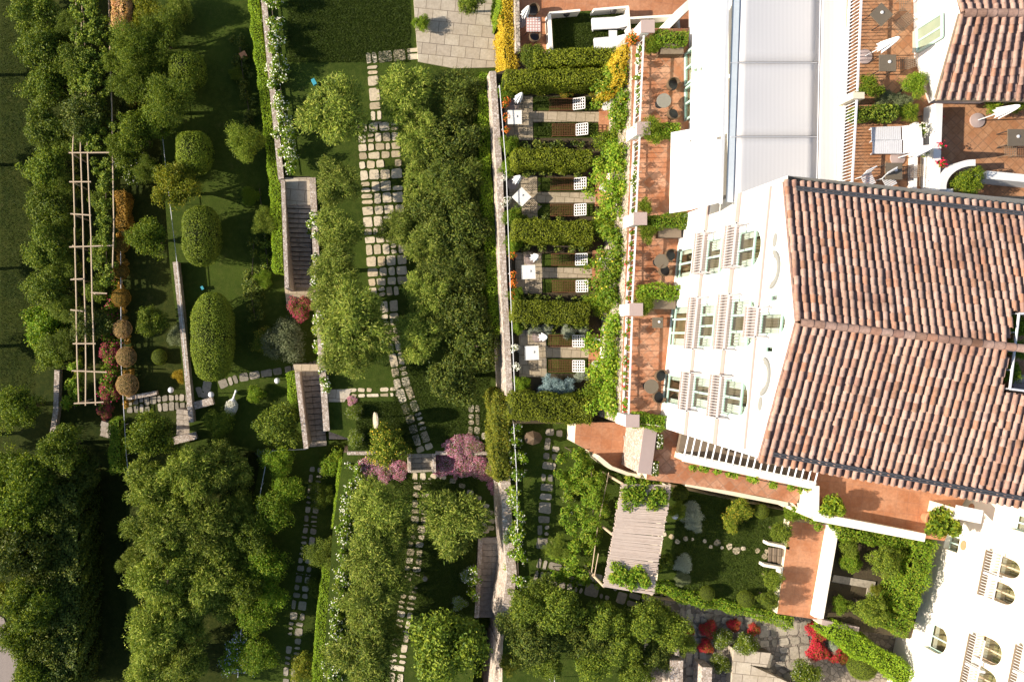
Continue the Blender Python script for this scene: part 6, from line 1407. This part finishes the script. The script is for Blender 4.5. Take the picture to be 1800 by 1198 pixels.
for (x, y, lb) in ((1176, 409, 'dark planter box above the twin brown chairs'), (1166, 534, 'dark planter box above the small square table'), (1180, 87, 'dark planter box at the top of the front terrace')):
    p = P(x, y, .6); o = thing('planter_box', lb, 'planter', (p.x, p.y, 0), 'dark planter boxes'); m = M(); m.box((p.x, p.y, .33), (1.15, .5, .66)); obj('box', m, mt_brown, o); m = M(); m.box((p.x, p.y, .69), (1.2, .55, .05)); obj('rim', m, mt_woodbrown, o)
for (x, y, lb) in ((1158, 775, 'flower trough on the entrance floor, upper one'), (1150, 822, 'flower trough on the entrance floor, lower one')):
    p = P(x, y, -.7); o = thing('flower_trough', lb, 'planter', (p.x, p.y, -1), 'flower troughs'); m = M(); m.box((p.x, p.y, -.82), (.3, .75, .32), -.12); obj('trough', m, mt_pot, o); m = M(); q = RNG.uniform(-1, 1, (700, 3))*np.array([.16, .38, .12])+np.array([p.x, p.y, -.58]); m.leaves(quads(q, np.tile([0, 0, 1.], (700, 1)), .12, .07)); obj('foliage', m, L['green'], o); m = M(); m.leaves(quads(q[:60]+np.array([-.05, 0, .08]), np.tile([0, 0, 1.], (60, 1)), .09, .08)); obj('blossoms', m, FL['white'], o)
# roof terraces
put('roof_square_table', square_table, (.74, .72, mt_top), 1549, 26, 6.6, 45, 'dark square table turned like a diamond on the roof terrace', h=.7)
put('roof_square_table', None, (), 1560, 111, 6.6, 0, 'dark square table below the closed parasol on the roof terrace', h=.7)
put('roof_square_table', None, (), 1571, 301, 6.6, 0, 'dark square table beside the slatted chairs', h=.7)
put('roof_square_table', None, (), 1786, 242, 6.6, 0, 'black square table at the right edge terrace', h=.7)
for (x, y, lb) in ((1519, 100, 'closed white parasol leaning beside the roof balustrade'), (1717, 212, 'closed white parasol under the tiled eave'), (1577, 278, 'closed white parasol beside the slatted loungers'), (1792, 672, 'closed white parasol inside the white roof railing')):
    put('closed_parasol', None, (), x, y, 6.6 if x != 1792 else 11.3, R.uniform(0, 360), lb, 'closed parasols of the roof terraces', h=0)
for (x, y, r_, lb) in ((1590, 10, -90, 'wire chair at the top edge of the roof terrace'), (1582, 45, 225, 'wire chair below the diamond table of the roof terrace'), (1585, 112, 180, 'wire chair right of the square roof terrace table'), (1775, 264, 90, 'wire chair below the black table'), (1594, 303, 180, 'wire chair right of the table by the slatted chairs')):
    put('brown_wire_chair', wire_chair, (mt_woodbrown,), x, y, 6.6, r_, lb, 'wire chairs of the roof terraces')
put('slatted_lounger', slat_lounger, (), 1572, 234, 6.6, 2, 'slatted white sun lounger, upper of the pair', 'slatted loungers')
put('slatted_lounger', None, (), 1574, 257, 6.6, 0, 'slatted white sun lounger, lower of the pair', 'slatted loungers')
put('slatted_chair', slat_chair, (), 1525, 316, 6.6, -65, 'white slatted chair nearest the roof balustrade', 'slatted chairs')
put('slatted_chair', None, (), 1562, 318, 6.6, -60, 'white slatted chair nearest the square table', 'slatted chairs')
# clay terrace pots
put('potted_citrus', pot, (.34,), 1460, 888, -.8, 0, 'potted citrus on the clay terrace near the parapet corner', h=.8)
put('potted_citrus', None, (), 1648, 915, -.8, 0, 'larger potted citrus beside the cream house wall', h=.9, sc=1.35)
put('garden_urn', pot, (.25, 'green'), 1158, 985, -3.5, 0, 'potted plant against the bamboo pergola roof', h=.5)
p = P(1668, 893, -.3); o = thing('door_canopy', 'small white canopy over a doorway at the end of the clay terrace', 'canopy', (p.x, p.y, -.8)); m = M(); m.box((p.x, p.y, 1.1), (1.4, .7, .08), -.2); obj('roof_sheet', m, mt_white, o); m = M(); m.box((p.x-.6, p.y, .1), (.3, .6, 1.9), -.2); obj('post', m, mt_cream, o)
# bamboo pergola roof
q = [P(1093, 850, -1.3), P(1180, 852, -1.3), P(1148, 1045, -1.3), P(1060, 1030, -1.3)]; bp = thing('bamboo_pergola', 'bleached bamboo pergola roof with creepers at both ends', 'pergola', (q[3].x, q[3].y, -4.8))
cn = M(); n = 105
for i in range(n):
    a = q[0].lerp(q[3], (i+.5)/n)+Vector((R.uniform(-.06, .06), 0, R.uniform(-.01, .01))); b_ = q[1].lerp(q[2], (i+.5)/n)+Vector((R.uniform(-.06, .06), R.uniform(-.03, .03), R.uniform(-.01, .01))); cn.bar(a, b_, .038*R.uniform(.85, 1.1), 6)
obj('cane_roof', cn, M_noise('bleached_cane', [(.4,.31,.26), (.5,.41,.35), (.55,.46,.4)], 3.5, .8, bs=.3, bscale=30), bp)
for f in (.02, .98):
    for k in (0, .5, 1): p = q[0].lerp(q[3], k).lerp(q[1].lerp(q[2], k), f); m = M(); m.bar((p.x, p.y, -5), (p.x, p.y, -1.36), .07, 8); obj('post', m, mt_wood, bp)
m = M()
for f in (.04, .35, .65, .96): m.bar(q[0].lerp(q[1], f)-Vector((0, 0, .09)), q[3].lerp(q[2], f)-Vector((0, 0, .09)), .05, 6)
obj('purlin', m, mt_wood, bp)
# wooden vine pergola on the left
vp = thing('vine_pergola', 'long pergola of bleached wooden poles beside the tall tree row', 'pergola', P(130, 300, -13.5)); zt = -10.6
for lab_, pth in (('rail', [(133, -40), (134, 120), (128, 268), (131, 400), (134, 545), (138, 710)]), ('rail', [(145, -40), (142, 268), (146, 400), (150, 560), (151, 712)]), ('rail', [(147, 20), (154, 268), (160, 420), (163, 550), (168, 712)]), ('rail', [(190, -40), (198, 270), (200, 400), (199, 470)])):
    pp = [P(x_, y_, zt if y_ > 255 else zt-1.0) for x_, y_ in pth]
    for a, b_ in zip(pp, pp[1:]):
        k = max(1, int((b_-a).length/2.5)); pv_ = a; 
        m = M()
        for j in range(1, k+1): e = a.lerp(b_, j/k)+Vector((R.uniform(-.04, .04), R.uniform(-.05, .05), R.uniform(-.03, .03))); m.bar(pv_, e, .052, 6, 0, .046); pv_ = e
        obj('rail', m, mt_wood, vp)
for y, x0, x1 in ((270, 121, 199), (320, 122, 160), (377, 124, 160), (432, 122, 200), (490, 124, 146), (516, 160, 188), (545, 124, 146), (602, 128, 168), (652, 126, 188), (708, 130, 182)):
    m = M(); m.bar(P(x0, y+R.uniform(-2, 2), zt+.08), P(x1, y+R.uniform(-2, 2), zt+.08), .048, 6); obj('crossbar', m, mt_wood, vp)
    p = P(x0+6, y, zt); m = M(); m.bar((p.x, p.y, -13.8), (p.x, p.y, zt), .06, 6); obj('post', m, mt_wood, vp)
tr = thing('garden_trellis', 'thin trellis frame carrying the sunlit vine mass beside the bamboo roof', 'trellis', P(1055, 940, -5))
for a, b_ in (((1070, 830), (1050, 930)), ((1050, 930), (1040, 1005)), ((1052, 972), (1045, 1010)), ((1040, 1010), (1062, 1032))): m = M(); m.bar(P(*a, -3.1), P(*b_, -3.1), .025, 6); obj('rail', m, mt_wood, tr)
m = M(); p = P(1045, 1010, -3.1); m.bar(p, (p.x, p.y, -5.2), .05, 6); obj('post', m, mt_wood, tr)
# white bird sculpture
c = P(406, 715, -10.4); bd_ = thing('white_bird_statue', 'white bird statue with a long neck on the grass, beside the round shrub', 'statue', (c.x, c.y, -11)); m = M()
ax = Vector((.22, .97, 0)); sd = Vector((.97, -.22, 0)); prof = [(-.62, .04, .02), (-.5, .24, .1), (-.3, .38, .2), (-.05, .44, .27), (.2, .4, .27), (.4, .26, .22), (.52, .12, .14), (.62, .07, .08)]; n = 18
for (s, rx, rz) in prof:
    for i in range(n): a = 2*math.pi*i/n; m.v.append(tuple(c+ax*s+sd*(rx*math.cos(a))+Vector((0, 0, rz*math.sin(a)-.25))))
for j in range(len(prof)-1):
    for i in range(n): i2 = (i+1) % n; m.f.append((j*n+i, j*n+i2, (j+1)*n+i2, (j+1)*n+i)); m.m.append(0)
obj('body', m, mt_cush, bd_, True); m = M(); nk = [c+ax*.58+Vector((0, 0, -.24)), c+ax*.75+sd*.03+Vector((0, 0, -.1)), c+ax*.95+sd*.07+Vector((0, 0, .08)), c+ax*1.12+sd*.1+Vector((0, 0, .12))]
for i, (a, b_) in enumerate(zip(nk, nk[1:])): m.bar(a, b_, .075-.01*i, 10, 0, .07-.005*i)
m.ball(nk[-1], .085, 12); obj('neck', m, mt_cush, bd_, True); m = M(); q = []
for i in range(420): s = R.uniform(-.6, .35); u = R.uniform(-1, 1); wdt = np.interp(s, [p_[0] for p_ in prof], [p_[1] for p_ in prof]); hz = np.interp(s, [p_[0] for p_ in prof], [p_[2] for p_ in prof]); q.append(tuple(c+ax*s+sd*wdt*u+Vector((0, 0, hz*math.sqrt(max(0, 1-u*u))-.235))))
m.leaves(quads(np.array(q), np.tile([0, 0, 1.], (420, 1)), .15, .07, axis=np.tile(np.array(ax), (420, 1)), jit=.3)); obj('feathers', m, FL['white'], bd_); m = M(); m.bar(c-Vector((0, 0, .3)), c-Vector((0, 0, .65)), .12, 8); obj('plinth', m, mt_band, bd_)
# oval disc sculpture throwing its shadow on the lawn
c = P(660, 738, -5.2); o = thing('disc_sculpture', 'upright mottled metal disc sculpture on the lawn above the yellow flowered shrub', 'sculpture', (c.x, c.y, -7)); m = M()
for k in range(26):
    a0, a1 = 2*math.pi*k/26, 2*math.pi*(k+1)/26; f = lambda a, x: (c.x+x+.1*math.sin(a), c.y+.48*math.cos(a), -5.1+.62*math.sin(a))
    m.poly([f(a0, -.05), f(a1, -.05), (c.x-.05, c.y, -5.1)]); m.poly([f(a0, .05), (c.x+.05, c.y, -5.1), f(a1, .05)]); m.poly([f(a0, -.05), f(a0, .05), f(a1, .05), f(a1, -.05)])
obj('disc', m, M_noise('mottled_metal', [(.25,.15,.06), (.65,.6,.5), (.3,.22,.12), (.7,.66,.6)], 9, .35, spec=.6), o); m = M(); m.bar((c.x, c.y, -7.1), (c.x, c.y, -5.7), .03, 7); obj('stem', m, mt_black, o)
# odds and ends
for (x, y, z, d, mat, nm, lb, cat) in ((552, 145, -6.7, (.2, .35, .3), mt_bluebin, 'blue_box', 'small blue box on the lawn above the lone olive tree', 'box'), (428, 98, -10.6, (.4, .35, .4), mt_pot, 'pink_box', 'small pinkish box on the dark lawn beside the long hedge', 'box'), (356, 506, -10.8, (.15, .22, .2), mt_bluebin, 'blue_box', 'tiny blue box above the big barrel topiary', 'box')):
    p = P(x, y, z); o = thing(nm, lb, cat, (p.x, p.y, z-.3)); m = M(); m.box(p, d, .5); obj('body', m, mat, o); m = M(); m.box(p+Vector((0, 0, d[2]/2+.015)), (d[0]*1.08, d[1]*1.08, .03), .5); obj('lid', m, mat, o)
p = P(985, 813, -4.7); o = thing('stone_urn', 'dark rounded stone beside the flagstone path', 'boulder', (p.x, p.y, -5.2)); o.name = 'boulder'; m = M(); m.ball(p, .36, 14, 0, .3); obj('rock', m, mt_darkstone, o, True)
p = P(935, 768, -4.6); o = thing('folded_sunshade', 'brown folded sunshade in the dark corner beside the flagstone path', 'sunshade', (p.x, p.y, -5.2)); m = M()
for k in range(8): a0, a1 = math.pi/4*k, math.pi/4*(k+1); m.poly([(p.x, p.y, -3.9), (p.x+.55*math.cos(a0), p.y+.42*math.sin(a0), -4.3), (p.x+.55*math.cos(a1), p.y+.42*math.sin(a1), -4.3)])
obj('canopy', m, mt_brown, o); m = M(); m.bar((p.x, p.y, -5.2), (p.x, p.y, -3.85), .03, 6); obj('pole', m, mt_black, o)
# rose garden path and stone court slabs
pm = M(); pm.prism([P(1466, 1010, -3.2), P(1540, 1022, -3.2), P(1537, 1035, -3.2), P(1463, 1022, -3.2)], -3.4, -3.22); pm.prism([P(1526, 1032, -3.2), P(1540, 1033, -3.2), P(1538, 1046, -3.2), P(1524, 1045, -3.2)], -3.4, -3.226); struct('path', pm, mt_greyslab)
pm = M(); pm.prism([P(1290, 1140, -3.9), P(1355, 1147, -3.9), P(1348, 1172, -3.9), P(1318, 1168, -3.9), P(1400, 1205, -3.9), P(1400, 1260, -3.9), P(1283, 1260, -3.9)], -5, -3.9); struct('stone_platform', pm, mt_plaza)
stairs('tan stone steps on the right of the grey slab in the stone court', (1326, 1157), (1356, 1162), -3.95, -4.55, 24, 4, mt_cream)
wall('rough stone gate post left of the flagstone walk at the bottom edge', [(1190, 1160), (1188, 1240)], -3.4, 22, -5.5, mt_wallpink, 'gate_post', 'gate post')
wall('rough stone gate post right of the flagstone walk at the bottom edge', [(1243, 1172), (1240, 1240)], -3.4, 18, -5.5, mt_wallpink, 'gate_post', 'gate post')
wall('small stone pillar above the left gate post', [(1190, 1135), (1190, 1152)], -3.6, 8, -5.5, mt_wall, 'stone_pillar', 'pillar')
handrail('angled pale rail by the narrow red flowers', [(1190, 1086), (1208, 1094), (1205, 1130)], -5, .9, mt_wood, 'fence', 'rail_frame')
handrail('angled pale rail right of the black hollow', [(1125, 1150), (1163, 1160), (1160, 1180)], -5, .9, mt_wood, 'fence', 'rail_frame')
handrail('thin pole with a cross piece left of the black hollow', [(976, 1175), (972, 1240)], -5, 1.2, mt_alu, 'fence', 'pole_frame')
p = P(858, 18, -6.2); o = thing('rock_fountain', 'rough rock column on the plaza by the slim hedge', 'rock', (p.x, p.y, -6.9)); o.name = 'rock_column'; m = M(); m.prism([(p.x+.42*R.uniform(.7, 1.1)*math.cos(a), p.y+.75*R.uniform(.8, 1.1)*math.sin(a)) for a in np.linspace(0, 6.28, 12)[:-1]], -7, -5.9); obj('rock', m, mt_wallpink, o)
